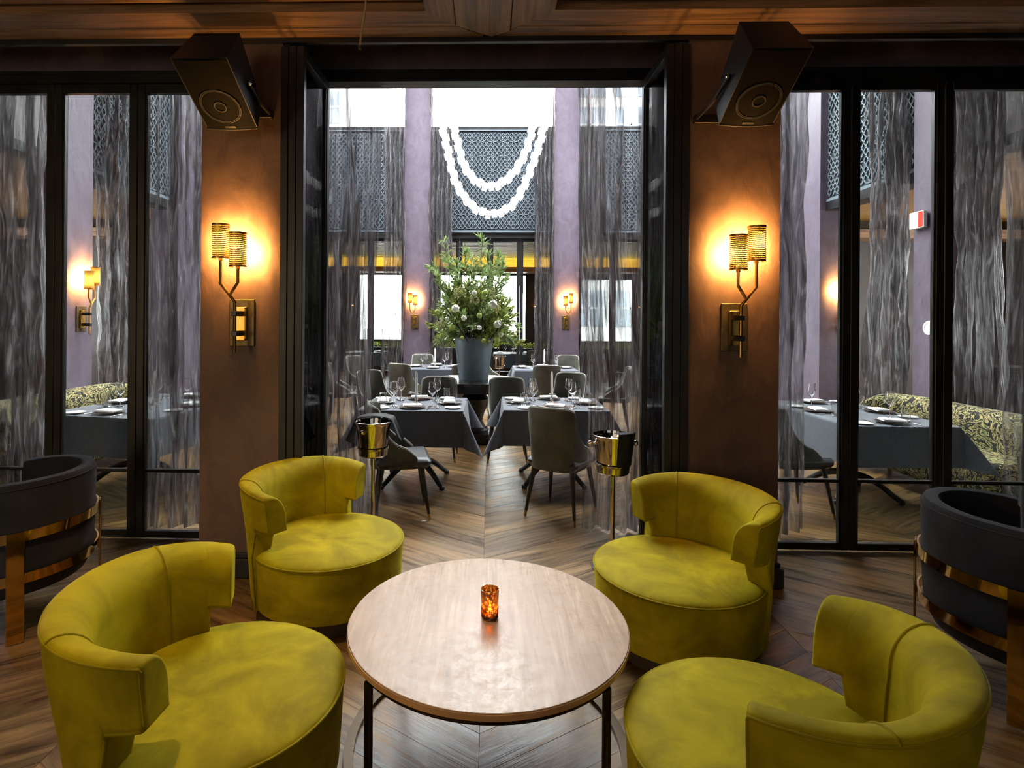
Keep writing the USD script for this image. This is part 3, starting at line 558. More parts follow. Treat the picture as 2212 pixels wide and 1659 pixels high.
# ------------------------------------------------------------------ loudspeakers
def speaker(label, x0, x1, y, z, wallx):
    w = x1 - x0; t = thing('loudspeaker', label, 'loudspeaker', ((x0 + x1) / 2, y, z), 0)
    # front runs from the top edge (0,0) down and away to the wall; u along the front, v into the box
    uy, uz = 0.86, -0.51; vy, vz = 0.51, 0.86; L = 0.435
    P = lambda u, v: (u * uy + v * vy, u * uz + v * vz)
    prof = [(0, 0), (L, 0), (L, 0.11), (0.33, 0.23), (0.05, 0.285)]
    yz = [P(*p) for p in prof]; back = [1, 1, .93, .85, .85]
    lo = np.array([(-w / 2 * b, a, c) for (a, c), b in zip(yz, back)]); hi = lo * [-1, 1, 1]
    m = trimesh.convex.convex_hull(np.vstack([lo, hi]))
    obj('cabinet', m, W['speaker'], t, False)
    # slightly bowed perforated front grille with a visible cone ring behind it
    g = []
    for i in range(13):
        x = -w / 2 + .006 + (w - .012) * i / 12; bow = -0.012 * (1 - ((i - 6) / 6) ** 2) - .002
        g.append([(x, *P(.006, bow)), (x, *P(L - .006, bow)), (x, *P(L - .006, 0.006)), (x, *P(.006, 0.006))])
    gr = obj('grille', skin(np.array(g)), W['grille'], t, 40)
    def ring(cu, r, rr):
        return tube([(r * math.cos(a), *P(cu + r * math.sin(a), -.014 + .006 * (r * math.cos(a) / (w / 2)) ** 2)) for a in np.linspace(0, 2 * PI, 40, endpoint=False)], rr, 6, True)
    obj('cone_ring', [ring(.28, .105, .004), ring(.28, .098, .003)], W['speaker'], gr); obj('dust_cap', ring(.28, .03, .006), W['speaker'], gr)
    obj('badge', T(box(-.03, .03, -.002, .002, -.006, .006), (0, *P(L - .02, -.014)), rx=math.degrees(math.atan2(uz, uy)) + 90), W['silver'], gr)
    obj('lip', tube([(-w / 2, *P(L, .0)), (-w / 4, *P(L, -.008)), (0, *P(L, -.012)), (w / 4, *P(L, -.008)), (w / 2, *P(L, 0))], .006, 8), W['speaker'], gr)
    s = 1 if wallx > 0 else -1
    c = P(.22, .1); wy = 3.30 - y
    for q in (-1, 1): 
        br = obj('mount_arm', [tube([(q * (w / 2 + .004), *c), (q * (w / 2 + .008), c[0] + .18, c[1] - .05), (q * (w / 2 + .008), wy - .01, c[1] - .06)], .011, 6)], W['black'], t)
        obj('bolt', T(lathe([(0, 0), (.014, 0), (.012, .008), (0, .01)], 12), (q * (w / 2 + .012), *c), ry=90 * q), W['silver'], br)
    obj('mount_bar', box(-w / 2 - .02, w / 2 + .02, wy - .03, wy, c[1] - .085, c[1] - .035, .003), W['black'], t)
speaker('black tilted loudspeaker high on the left pilaster', -1.604, -1.316, 2.75, 2.835, 1)
speaker('black tilted loudspeaker high on the right pilaster', 1.195, 1.475, 2.60, 2.797, -1)
cd = thing('ceiling_cord', 'thin loose cord hanging from the ceiling', 'cord', (-0.64, 2.8, 3.2)); obj('cord', tube(smoothpath([(0.0, 0, .04), (0.008, 0, -.05), (-.004, 0, -.15), (-.022, 0, -.285)]), .0055, 8), plain('cord_jute', C(190, 160, 116), .8), cd); obj('cord_end', T(lathe([(0, -.02), (.008, -.018), (.009, 0), (0, .004)], 10), (-.022, 0, -.285)), W['stem'], cd)

# ------------------------------------------------------------------ green velvet tub chairs (facing +x, back centred on -x)
def pol(r, phi, z): a = PI + phi; return np.stack(np.broadcast_arrays(r * np.cos(a), r * np.sin(a), z), -1)
def r_out(z): return np.interp(z, [0.10, .36, .5, .62, .76], [.388, .408, .432, .45, .462])
def r_in(z): return np.interp(z, [0.10, .36, .46, .62, .76], [.33, .315, .322, .338, .352])
def ztop(phi): return .720 - .042 * (abs(phi) / math.radians(80)) ** 2.3
def curl(phi, z): return .068 * np.clip((np.abs(phi) / math.radians(80) - .42) / .58, 0, 1) ** 1.6 * np.clip((z - .37) / .12, 0, 1)
def back_ring(phi, z0, inset=0.0):
    zt = ztop(phi) - inset; z0 = z0 + inset; zi_top, zo_top = max(zt - .125, z0 + .03), zt - .014
    zi, zo = np.linspace(z0, zi_top, 8), np.linspace(zo_top, z0, 9)
    ri, ro = r_in(zi) + inset, r_out(zo) - inset
    a, b = r_in(zi_top) + inset, r_out(zo_top) - inset; pk = b - .022
    # from the inner wall a long soft shoulder rises to just inside the outer welt
    q = np.linspace(0, PI / 2, 9)[1:]
    up_r = a + (pk - a) * (1 - np.cos(q)); up_z = zi_top + (zt - zi_top) * np.sin(q)
    q2 = np.linspace(0, PI / 2, 4)[1:-1]
    dn_r = pk + (b - pk) * np.sin(q2); dn_z = zt - (zt - zo_top) * (1 - np.cos(q2))
    r = np.concatenate([ri, up_r, dn_r, ro]); z = np.concatenate([zi, up_z, dn_z, zo])
    return pol(r - curl(phi, z), phi, z)
def back_loft(p0, p1, z0, n, e=.014):
    ph, ins = [], []
    for k in range(5):
        q = k / 4 * PI / 2; ph.append(p0 + (e / .4) * (1 - math.sin(q))); ins.append(0)
    ph = list(p0 + (e / .4) * (1 - np.cos(np.linspace(0, PI / 2, 5)))); ins = list(e * (1 - np.sin(np.linspace(0, PI / 2, 5))))
    mid = np.linspace(ph[-1], p1 - e / .4, n)[1:-1]
    ph = ph + list(mid) + [p0 + p1 - q for q in ph[::-1]]; ins = ins + [0] * len(mid) + ins[::-1]
    return skin(np.array([back_ring(a, z0, i) for a, i in zip(ph, ins)]))
def tub_chair(label, loc, rz, group=None):
    t = thing('tub_chair', label, 'armchair', loc, rz, group); rad = math.radians
    obj('swivel_base', lathe([(0, .004), (.30, .004), (.305, .01), (.305, .10), (0, .10)], 48), W['plinth'], t)
    obj('seat_drum', lathe([(0, .098), (.362, .098), (.372, .106), (.378, .2), (.383, .30), (.385, .362), (.30, .366), (0, .366)], 64), W['velvet'], t)
    rr = np.array([.385, .384, .381, .376, .368, .357, .343, .325, .30, .27, .235, .20, .165, .13, .10, .07, .045, .02, 0])
    cu = [(0, .36), (.379, .36)] + [(r, .366 + .040 * max(0, 1 - (r / .385) ** 5) ** .62) for r in rr]
    obj('seat_cushion', lathe(cu, 64), W['velvet'], t)
    w = rad(80); l = rad(66)
    obj('backrest', [back_loft(-l, l, .10, 44), back_loft(-w, -l + .06, .49, 14), back_loft(l - .06, w, .49, 14)], W['velvet'], t, 50)
    ang = np.linspace(0, 2 * PI, 90, endpoint=False)
    obj('piping', tube(pol(.3865, ang, .365), .0045, 8, True), W['piping'], t)
    ph = np.linspace(-w + .02, w - .02, 60); zt = np.array([ztop(p) for p in ph])
    top = pol(r_out(zt - .014) - .001 - curl(ph, zt), ph, zt - .014)
    zz = np.linspace(.655, .512, 8)
    ends = [pol(r_out(zz) - .002 - curl(w, zz), s * (w - .012), zz) for s in (-1, 1)]
    obj('piping', tube(np.vstack([ends[0][::-1], top, ends[1]]), .0045, 8), W['piping'], t)
    for s in (-1, 1):
        ring = back_ring(s * rad(42), .38)[:-8]
        obj('piping', tube(ring, .0042, 8), W['piping'], t)
        zl = np.linspace(.48, .12, 8); obj('piping', tube(pol(r_out(zl) - .003 - curl(l, zl), s * (l - .006), zl), .004, 6), W['piping'], t)
    return t
tub = Proto(tub_chair); G = 'chartreuse tub chairs round the coffee table'
tub.put('yellow green velvet tub chair at the front left, nearest the left edge', (-.85, 1.76, 0), 8, G)
tub.put('yellow green velvet tub chair behind left, beside the left ice bucket', (-.84, 2.96, 0), -26, G)
tub.put('yellow green velvet tub chair behind right, before the right pilaster', (.90, 2.70, 0), 210, G)
tub.put('yellow green velvet tub chair at the front right, seen from behind', (.788, 1.595, 0), 137, G)

# ------------------------------------------------------------------ coffee table and candle
t = thing('coffee_table', 'round travertine coffee table between the green chairs', 'coffee table', (0, 2.05, 0))
obj('tabletop', lathe([(0, .434), (.498, .434), (.500, .436), (.500, .4545), (.4985, .456), (.40, .4565), (0, .4565)], 96), W['travertine'], t, 20)
obj('edge_band', lathe([(.5005, .435), (.5025, .435), (.5025, .452), (.5005, .452), (.5005, .435)], 96), W['table_edge'], t)
obj('frame_ring', lathe([(.455, .414), (.488, .414), (.488, .433), (.455, .433), (.455, .414)], 80), W['bronze'], t)
obj('floor_ring', lathe([(.478, .003), (.512, .003), (.512, .017), (.478, .017), (.478, .003)], 80), W['bronze'], t)
for a in (42, 138, 222, 318): obj('leg', T(box(-.006, .006, -.019, .019, .016, .42, .002), (.492 * math.cos(math.radians(a)), .492 * math.sin(math.radians(a)), 0), rz=a), W['bronze'], t)
t = thing('candle_holder', 'amber pressed glass candle holder glowing on the coffee table', 'candle holder', (.008, 2.045, .457))
obj('cup', lathe([(0, 0.001), (.027, 0.001), (.028, .004), (.029, .03), (.033, .098), (.0335, .106), (.031, .106), (.0265, .03), (.025, .01), (0, .01)], 40), W['amber'], t)
hob = [T(trimesh.creation.icosphere(1, .0028), (.0292 * math.cos(q + .26 * (k % 2)), .0292 * math.sin(q + .26 * (k % 2)), .008 + k * .0065)) for k in range(6) for q in np.linspace(0, 2 * PI, 24, endpoint=False)]
obj('hobnails', hob, W['amber'], t, kind='stuff')
obj('tealight', lathe([(0, .011), (.019, .011), (.019, .024), (0, .023)], 24), W['candle'], t)
obj('flame', lathe([(0, .026), (.004, .031), (.0055, .037), (.004, .045), (0, .056)], 12), W['flame'], t)

# ------------------------------------------------------------------ dark barrel armchairs with brass bands (facing +x)
def barrel_chair(label, loc, rz, group=None):
    t = thing('barrel_chair', label, 'armchair', loc, rz, group); rad = math.radians
    def ring(phi, e=0.0):
        zt = .752 - .035 * (abs(phi) / rad(120)) ** 3 - e; ro = lambda z: np.interp(z, [.17, .24, .5, .76], [.33, .375, .386, .392]); 
        z = [.20 + e, .45, .68, zt - .03, zt - .008, zt, zt - .006, zt - .03, .62, .5, .36, .26, .20 + e]
        r = [.28, .30, .305, .312 + e, .325 + e, .350, .376 - e, .389 - e, .3885 - e, .386 - e, .381 - e, .374 - e, .345]
        return pol(np.array(r), phi, np.array(z))
    P0 = rad(122); ph = np.linspace(-P0, P0, 60)
    obj('backrest', skin(np.array([ring(-P0 - .02, .02)] + [ring(p) for p in ph] + [ring(P0 + .02, .02)])), W['grey_velvet'], t, 40)
    obj('piping', tube(np.array([ring(p)[7] for p in ph]), .003, 6), W['grey_velvet'], t)
    obj('seat', lathe([(0, .18), (.29, .19), (.335, .24), (.345, .33), (.33, .41), (.30, .43), (0, .44)], 48), W['grey_velvet'], t)
    for z in (.475, .275): obj('brass_band', lathe([(.394, z), (.402, z), (.402, z + .048), (.394, z + .048), (.394, z)], 60, PI - P0, PI + P0), W['brass_polished'], t)
    for a in (-122, -40, 40, 122):
        obj('upright', T(box(.402, .411, -.034, .034, .003, .523, .002), rz=180 + a), W['brass_polished'], t)
    return t
bar = Proto(barrel_chair)
bar.put('charcoal barrel armchair with brass bands cut by the left edge', (-2.51, 2.85, 0), 176, 'charcoal barrel armchairs')
bar.put('charcoal barrel armchair with brass bands cut by the right edge', (2.335, 2.45, 0), 0, 'charcoal barrel armchairs')

# ------------------------------------------------------------------ dining chairs (facing +x)
def dining_chair(label, loc, rz, group=None):
    t = thing('dining_chair', label, 'chair', loc, rz, group)
    n = 37; us = np.linspace(-1, 1, n)
    def shell(u, o):
        a = PI + u * math.radians(112); ca, sa = math.cos(a), math.sin(a); p = 2 / 3.0
        return np.array([math.copysign(abs(ca) ** p, ca) * (.235 + o) - .005, math.copysign(abs(sa) ** p, sa) * (.238 + o)])
    def top(u):
        q = abs(u)
        if q < .44: return .874 - .022 * (q / .44) ** 4
        if q < .54: return .852 - .11 * ((q - .44) / .10) ** 1.3
        return .742 - .262 * ((q - .54) / .46) ** .7
    rings = []
    for u in us:
        zt = top(u); o, i = shell(u, .0), shell(u, -.036); m = shell(u, -.018); lean = lambda z: np.array([-.10 * max(0, z - .46) ** 1.15, 0]) * max(0, 1 - abs(u) * 1.2)
        zs = np.linspace(.39, zt - .012, 6); r = [(*(o + lean(z)), z) for z in zs] + [(*(shell(u, -.006) + lean(zt)), zt - .003), (*(m + lean(zt)), zt)] + [(*(shell(u, -.03) + lean(zt)), zt - .003)] + [(*(i + lean(z)), z) for z in zs[::-1]]
        rings.append(r)
    rings = np.array(rings); rings[..., 1] *= .86 + .16 * np.clip((rings[..., 2] - .39) / .48, 0, 1)
    obj('backrest', skin(rings), W['dining_fabric'], t, 45)
    obj('piping', tube(rings[:, 7] + [0, 0, .001], .0045, 6), W['dining_trim'], t)
    obj('seat', box(-.20, .225, -.215, .215, .395, .475, .03), W['seat_leather'], t, 40)
    for sx in (-1, 1):
        for sy in (-1, 1):
            a, b = np.array([.15 * sx, .16 * sy, .40]), np.array([.205 * sx, .205 * sy, .045]); c = a + (b - a) * (.40 / .355) * .997
            lg = obj('leg', tube([a, b], [.021, .012], 10), W['dark_wood'], t)
            obj('leg_tip', tube([b, c], [.0125, .0095], 10), W['brass'], lg)
    return t
dch = Proto(dining_chair)
CH = [((-.70, 4.45), 12, 'olive grey dining chair pulled out beside the left ice bucket'),
      ((.58, 4.47), 57, 'olive grey dining chair with its back to the camera at the right front table'),
      ((-.57, 6.18), -90, 'olive grey dining chair on the far side of the left front table'),
      ((.20, 6.19), -90, 'olive grey dining chair right of the pedestal, far side of the right front table'),
      ((-1.38, 6.95), -40, 'olive grey dining chair behind the curtain at the left front table'),
      ((.93, 6.85), -118, 'olive grey dining chair at the far right corner of the right front table'),
      ((-1.24, 8.40), 62, 'olive grey dining chair with its back to us at the left rear table'),
      ((-1.20, 10.12), -80, 'olive grey dining chair against the left far pillar'),
      ((-.42, 8.38), 110, 'olive grey dining chair half behind the big flower pot'),
      ((.82, 8.36), 95, 'olive grey dining chair with its back to us at the right rear table'),
      ((.05, 9.96), -20, 'olive grey dining chair at the left end of the right rear table'),
      ((1.42, 10.2), -100, 'olive grey dining chair against the right far pillar'),
      ((-1.95, 5.6), -172, 'olive grey dining chair at the window table, behind the left pilaster'),
      ((2.46, 4.62), 8, 'olive grey dining chair at the window table, beside the right pilaster'),
      ((-2.15, 8.2), 10, 'olive grey dining chair seen through the left opening curtain'),
      ((-2.2, 9.6), -30, 'olive grey dining chair far back behind the left opening curtain'),
      ((1.75, 8.0), 170, 'olive grey dining chair behind the right opening curtain'),
      ((-.15, 12.2), 70, 'olive grey dining chair in the far lounge left of the steel bucket'),
      ((.95, 12.1), 100, 'olive grey dining chair in the far lounge behind the right rear table'),
      ((.45, 14.4), -90, 'dark dining chair under the far window')]
for (x, y), a, lab in CH: dch.put(lab, (x, y, 0), a, 'olive grey dining chairs')

# ------------------------------------------------------------------ dining tables, cloths and place settings
def dining_table(label, loc, rz, w, d, px=0.0):
    t = thing('dining_table', label, 'table', loc, rz, 'dining tables under slate cloths')
    obj('table_board', box(-w / 2 + .01, w / 2 - .01, -d / 2 + .01, d / 2 - .01, .70, .732, .004), W['dark_wood'], t)
    obj('column', T(lathe([(0, .14), (.05, .14), (.052, .2), (.04, .22), (.04, .66), (.07, .70), (0, .70)], 20), (px, 0, 0)), W['iron'], t)
    for k in range(4):
        a = math.radians(45 + 90 * k); e = np.array([math.cos(a), math.sin(a), 0])
        p = [e * r + [px, 0, z] for r, z in ((.02, .19), (.10, .19), (.20, .155), (.30, .085), (.37, .035))]
        f = obj('foot', tube(smoothpath(p, 3), np.linspace(.032, .02, 13), 8), W['iron'], t)
        obj('glide', T(lathe([(0, .004), (.022, .004), (.026, .016), (.022, .034), (0, .05)], 12), e * .385 + [px, 0, 0]), W['iron'], f)
    return t
def tablecloth(label, loc, rz, w, d, drop=.31, seed=0):
    hw, hd = w / 2, d / 2
    xs = np.concatenate([np.linspace(-hw - drop, -hw, 16)[:-1], np.linspace(-hw, hw, 22), np.linspace(hw, hw + drop, 16)[1:]])
    ys = np.concatenate([np.linspace(-hd - drop, -hd, 16)[:-1], np.linspace(-hd, hd, 22), np.linspace(hd, hd + drop, 16)[1:]])
    X, Y = np.meshgrid(xs, ys); ox, oy = np.maximum(0, abs(X) - hw), np.maximum(0, abs(Y) - hd); sx, sy = np.sign(X), np.sign(Y)
    rho = np.hypot(ox, oy); th = np.arctan2(oy, ox); cor = (ox > 0) & (oy > 0)
    ripple = meshkit.fbm(np.stack([X * 3, Y * 3, np.full_like(X, seed)], -1), 3, seed) - .5
    fl = np.where(cor, .10 + .46 * np.sin(2 * th) ** 2, .10 + .14 * ripple)
    dirx, diry = np.cos(th), np.sin(th)
    bx, by = np.minimum(abs(X), hw), np.minimum(abs(Y), hd)
    vx, vy = sx * (bx + dirx * rho * fl), sy * (by + diry * rho * fl)
    vx += np.where((oy > 0) & ~cor, .05 * rho * np.sin(X * 9 + seed), 0); vy += np.where((ox > 0) & ~cor, .05 * rho * np.sin(Y * 9 + seed), 0)
    z = .7365 - np.where(rho > 0, rho * np.sqrt(np.maximum(.05, 1 - fl ** 2)), 0) + .0015 * ripple * (rho == 0)
    n = len(xs); v = np.stack([vx, vy, z], -1).reshape(-1, 3)
    i = (np.arange(len(ys) - 1)[:, None] * n + np.arange(n - 1)[None]).ravel(); f = np.vstack([np.stack([i, i + 1, i + n + 1], 1), np.stack([i, i + n + 1, i + n], 1)])
    top = trimesh.Trimesh(v, f, process=False); nrm = top.vertex_normals; bot = trimesh.Trimesh(v - nrm * .003, f[:, ::-1], process=False)
    m = obj('tablecloth', T(trimesh.util.concatenate([top, bot]), loc, rz=rz), W['cloth'], None, True)
    tag(m, label, 'tablecloth', 'slate tablecloths')

def mk(name, cat, group, parts, always=None):
    def build(label, loc, rz, g):
        t = thing(name, label, cat, loc, rz, g or group)
        for nm, mesh, m in parts: obj(nm, mesh, W[m], t, 35)
        return t
    return Proto(build)
goblet = [(0, 0.0005), (.034, .0005), (.034, .002), (.008, .005), (.0038, .012), (.0036, .088), (.006, .096), (.020, .108), (.040, .140), (.0415, .150), (.038, .175), (.0325, .222), (.0315, .222), (.037, .175), (.0403, .150), (.0388, .141), (.019, .1115), (.004, .101), (0, .100)]
wine = mk('wine_glass', 'glass', 'stemmed wine glasses on the dining tables', [('bowl', lathe(goblet[5:], 24), 'goblet'), ('stem', lathe(goblet[3:6], 10), 'goblet'), ('foot', lathe(goblet[:4], 20), 'goblet')])
tumb = mk('water_tumbler', 'glass', 'straight water tumblers on the dining tables', [('wall', lathe([(.0315, .001), (.0325, .12), (.0308, .12), (.0298, .014)], 24), 'goblet'), ('base', lathe([(0, .001), (.0315, .001), (.0298, .014), (0, .014)], 24), 'goblet')])
plate = mk('dinner_plate', 'plate', 'dark dinner plates under napkins', [('well', lathe([(0, .002), (.07, .002), (.075, .006), (.07, .008), (0, .007)], 28), 'charger'), ('rim', lathe([(.07, .004), (.118, .014), (.119, .0165), (.116, .017), (.07, .0085)], 28), 'charger')])
def nap():
    b = [box(-.085, .085, -.055, .055, 0, .009, .004), T(box(-.083, .083, -.053, .05, 0, .008, .004), (0.002, .002, .009), rz=2, ry=1)]
    return b
napk = mk('napkin', 'napkin', 'folded white napkins', [('lower_fold', nap()[0], 'napkin'), ('upper_fold', nap()[1], 'napkin')])
side = mk('side_plate', 'plate', 'small white side plates', [('well', lathe([(0, .002), (.045, .002), (.048, .005), (.045, .007), (0, .006)], 24), 'china'), ('rim', lathe([(.045, .003), (.072, .010), (.073, .012), (.071, .0125), (.045, .0075)], 24), 'china')])
fork = mk('fork', 'cutlery', 'table forks', [('handle', tube([(0, -.09, .004), (0, 0, .003), (0, .045, .005)], [.004, .0028, .0035], 6), 'silver'), ('tines', [box(-.011, .011, .043, .058, .004, .0065)] + [box(x - .0015, x + .0015, .056, .1, .004, .0062) for x in (-.009, -.003, .003, .009)], 'silver')])
knife = mk('knife', 'cutlery', 'table knives', [('handle', box(-.005, .005, -.1, -.01, .001, .0075, .002), 'silver'), ('blade', prism([(-.004, -.01), (.007, -.01), (.009, .06), (.002, .105), (-.004, .09)], .0022, (0, 0, .002)), 'silver')])
cstick = mk('candlestick', 'candlestick', 'silver candlesticks with white candles', [('base', lathe([(0, .001), (.052, .001), (.054, .006), (.05, .009), (.02, .012), (0, .012)], 28), 'silver'), ('stem', lathe([(.02, .01), (.012, .016), (.014, .03), (.018, .038), (.010, .05), (.012, .085), (0, .088)], 20), 'silver'), ('drip_pan', lathe([(0, .085), (.012, .084), (.030, .092), (.031, .094), (.012, .09), (0, .09)], 24), 'silver'), ('candle', lathe([(0, .088), (.0125, .088), (.0115, .28), (.006, .304), (0, .31)], 16), 'candle')])
ZT = .7385
def setting(tname, loc, rz, w, d, sides, full=True, candle=True):
    c, s = math.cos(math.radians(rz)), math.sin(math.radians(rz))
    place = lambda x, y: (loc[0] + c * x - s * y, loc[1] + s * x + c * y)
    for name, q in sides:
        a = math.radians(q); h = (d if q % 180 == 0 else w) / 2
        def at(right, fwd, z=ZT):
            x, y = right * math.cos(a) - fwd * math.sin(a), right * math.sin(a) + fwd * math.cos(a)
            return (*place(x, y), z)
        tn = name + ' place of the ' + tname
        plate.put('dark dinner plate at the ' + tn, at(0, -h + .15), rz + q)
        napk.put('folded white napkin on the plate at the ' + tn, at(0, -h + .15, ZT + .0175), rz + q + rng.uniform(-14, 14))
        wine.put('stemmed wine glass at the ' + tn, at(.17, -.17 * h / .43), rz)
        if full:
            tumb.put('water tumbler at the ' + tn, at(.205, -.255 * h / .43), rz)
            side.put('white side plate at the ' + tn, at(-.27, -h + .10), rz)
            fork.put('silver fork at the ' + tn, at(-.155, -h + .15), rz + q)
            knife.put('silver knife at the ' + tn, at(.145, -h + .14), rz + q)
    if candle: cstick.put('white taper in a silver candlestick on the ' + tname, (*place(.0, .0), ZT), rz)
ALL4 = (('near', 0), ('right', 90), ('far', 180), ('left', 270))
TB = [('left front table', (-.69, 5.29, 0), 0, .93, .84, True, ALL4), ('right front table', (.60, 5.38, 0), 0, .94, .84, True, ALL4),
      ('left window table', (-3.06, 5.04, 0), -9.5, 1.04, 1.30, True, ALL4), ('right window table', (3.20, 5.08, 0), 1, .84, 1.36, True, ALL4),
      ('left rear table', (-.90, 9.25, 0), 0, .95, .85, False, ALL4), ('right rear table', (.90, 9.22, 0), 0, 1.0, .9, False, ALL4),
      ('far lounge bucket table', (.55, 13.1, 0), 0, .9, .9, False, (('near', 0), ('right', 90), ('left', 270))), ('far lounge right table', (1.75, 13.4, 0), 0, .9, .9, False, (('near', 0), ('left', 270))),
      ('far lounge left table', (-2.9, 13.2, 0), 0, .9, .9, False, (('near', 0), ('right', 90)))]
for i, (nm, loc, rz, w, d, full, sides) in enumerate(TB):
    dining_table('dark pedestal dining table beneath the cloth of the ' + nm, loc, rz, w, d, -.2 if i == 2 else 0.0)
    tablecloth('slate grey linen cloth hanging over the ' + nm, loc, rz, w, d, .31, i * 3 + 1)
    setting(nm, loc, rz, w, d, sides, full)

# ------------------------------------------------------------------ pedestal table, pot and flowers
t = thing('pedestal_table', 'dark wooden pedestal table carrying the flower pot', 'table', (-.18, 7.05, 0))
obj('tabletop', prism([(.57 * math.cos(a), .57 * math.sin(a)) for a in np.linspace(0, 2 * PI, 49)[:-1]], .03, (0, 0, .75)), W['tabletop_dark'], t, 20)
obj('apron', lathe([(.40, .66), (.53, .66), (.535, .75), (.40, .75), (.40, .66)], 48), W['dark_wood'], t)
obj('pedestal', lathe([(0, .12), (.17, .12), (.18, .16), (.13, .20), (.10, .26), (.12, .36), (.165, .46), (.17, .54), (.13, .60), (.11, .64), (.20, .68), (0, .68)], 40), W['dark_wood'], t)
obj('plinth', box(-.21, .21, -.21, .21, .002, .125, .012), W['dark_wood'], t)
t = thing('flower_pot', 'tall slate blue tapered planter on the pedestal table', 'planter', (-.197, 7.0, .78))
obj('pot_wall', lathe([(0, .001), (.18, .001), (.183, .01), (.243, .515), (.247, .53), (.236, .53), (.225, .45), (0, .45)], 48), W['pot'], t)
t = thing('flower_arrangement', 'tall bushy arrangement of olive sprigs and white blooms in the slate planter', 'flowers', (-.197, 7.0, 1.24))
def leaves_mesh(items):
    v, f = [], []
    for (p, dirv, L, wd) in items:
        dirv = dirv / np.linalg.norm(dirv); sd = np.cross(dirv, rng.normal(size=3)); sd /= np.linalg.norm(sd) + 1e-9; up = np.cross(sd, dirv); k = len(v)
        v += [p, p + dirv * L * .5 + sd * wd + up * L * .06, p + dirv * L * .5 - sd * wd + up * L * .06, p + dirv * L + up * L * -.04, p + dirv * L * .5 + up * L * .02]
        f += [(k, k + 1, k + 4), (k, k + 4, k + 2), (k + 1, k + 3, k + 4), (k + 2, k + 4, k + 3)]
    return trimesh.Trimesh(np.array(v), f, process=False)
def sprig(base, tip, leaf, n, L, wd, matn, nm):
    mid = (base + tip) / 2 + rng.normal(size=3) * .03 + [0, 0, .05]; p = smoothpath([base, mid, tip], 8)
    st = obj('stem', tube(p, np.linspace(.004, .0015, len(p)), 5), W['stem'], t)
    it = []
    for q in rng.uniform(.22, 1, n):
        i = min(int(q * (len(p) - 1)), len(p) - 2); c = p[i] + (p[i + 1] - p[i]) * (q * (len(p) - 1) - i); ax = p[i + 1] - p[i]; ax /= np.linalg.norm(ax)
        it.append((c, ax * .8 + rng.normal(size=3) * .62, L * rng.uniform(.7, 1.25), wd))
    obj('leaves', leaves_mesh(it), W[matn], st, False, kind='stuff')
tips = [(-.40, 0, 1.30), (-.30, .1, 1.05), (.10, -.05, 1.32), (.16, .1, 1.16), (-.05, .15, 1.12), (.36, 0, 1.02), (.30, .1, 1.12), (-.48, -.05, .84), (-.56, .05, .98), (.0, -.15, 1.0), (.22, -.15, .95), (-.22, -.15, .98), (.42, .05, .84), (-.12, 0, 1.18)]
for x, y, z in tips: sprig(np.array([x * .12, y * .1, .05]), np.array([x, y, z]), None, 80, .12, .013, 'leaf', 'olive')
for k in range(120):
    a = rng.uniform(0, 2 * PI); el = rng.uniform(-.32, 1.2); rr = rng.uniform(.42, .60) * (1 - .18 * el)
    x, y, z = rr * math.cos(a) * math.cos(el * .9), rr * math.sin(a) * math.cos(el * .9), .16 + .62 * math.sin(max(el, -.3)) + rng.uniform(-.02, .05)
    sprig(np.array([x * .2, y * .2, .06]), np.array([x, y, z]), None, 70, .085, .0115, 'leaf_dark' if k % 3 else 'leaf', 'fill')
def head(nm, p, r, m, rough=.12):
    s = trimesh.creation.icosphere(3, r); s.vertices *= (1 + rough * (meshkit.noise(s.vertices / r * 3.2 + p[0] * 9, 3) - .5))[:, None] * 1.0; s.apply_translation(p); obj(nm, s, W[m], t, True)
for x, z, r in ((-.20, .42, .044), (.235, .47, .048), (.29, .24, .044), (-.10, .31, .030), (.02, .60, .026), (.33, .12, .030), (.08, .20, .026), (-.30, .30, .024)): head('white_bloom', np.array([x, -.60 + abs(x) * .45, z]), r, 'bloom', .5)
for x, z, r in ((-.24, .20, .040), (-.12, .08, .024), (.14, .60, .036), (.28, .06, .036), (.13, .05, .026), (-.36, .10, .03), (.40, .32, .034), (.08, .34, .03), (-.42, .38, .03)): head('green_bloom', np.array([x, -.60 + abs(x) * .45, z]), r, 'bloom_green', .1)
for x, z, r in ((-.15, .60, .075), (.22, .60, .065), (.02, .52, .06), (-.38, .24, .06), (.27, .42, .05)):
    c = np.array([x, -.58 + abs(x) * .4, z]); obj('umbel', [T(trimesh.creation.icosphere(0, .0085), c + np.array([a, -.4 * math.sqrt(max(0, r * r - a * a - b * b)), b])) for a, b in rng.uniform(-r, r, (60, 2)) if a * a + b * b < r * r], W['umbel'], t, False, kind='stuff')
for a, b in (((-.34, -.45, .46), (-.05, -.45, .02)), ((.12, -.5, .40), (.10, -.4, .05)), ((.46, -.3, .36), (.2, -.4, .05))): obj('dark_pod', tube(smoothpath([b, (np.array(a) + b) / 2 + [0, 0, .015], a], 6), np.concatenate([np.linspace(.005, .014, 7), np.linspace(.013, .003, 6)]), 7), W['pod'], t)

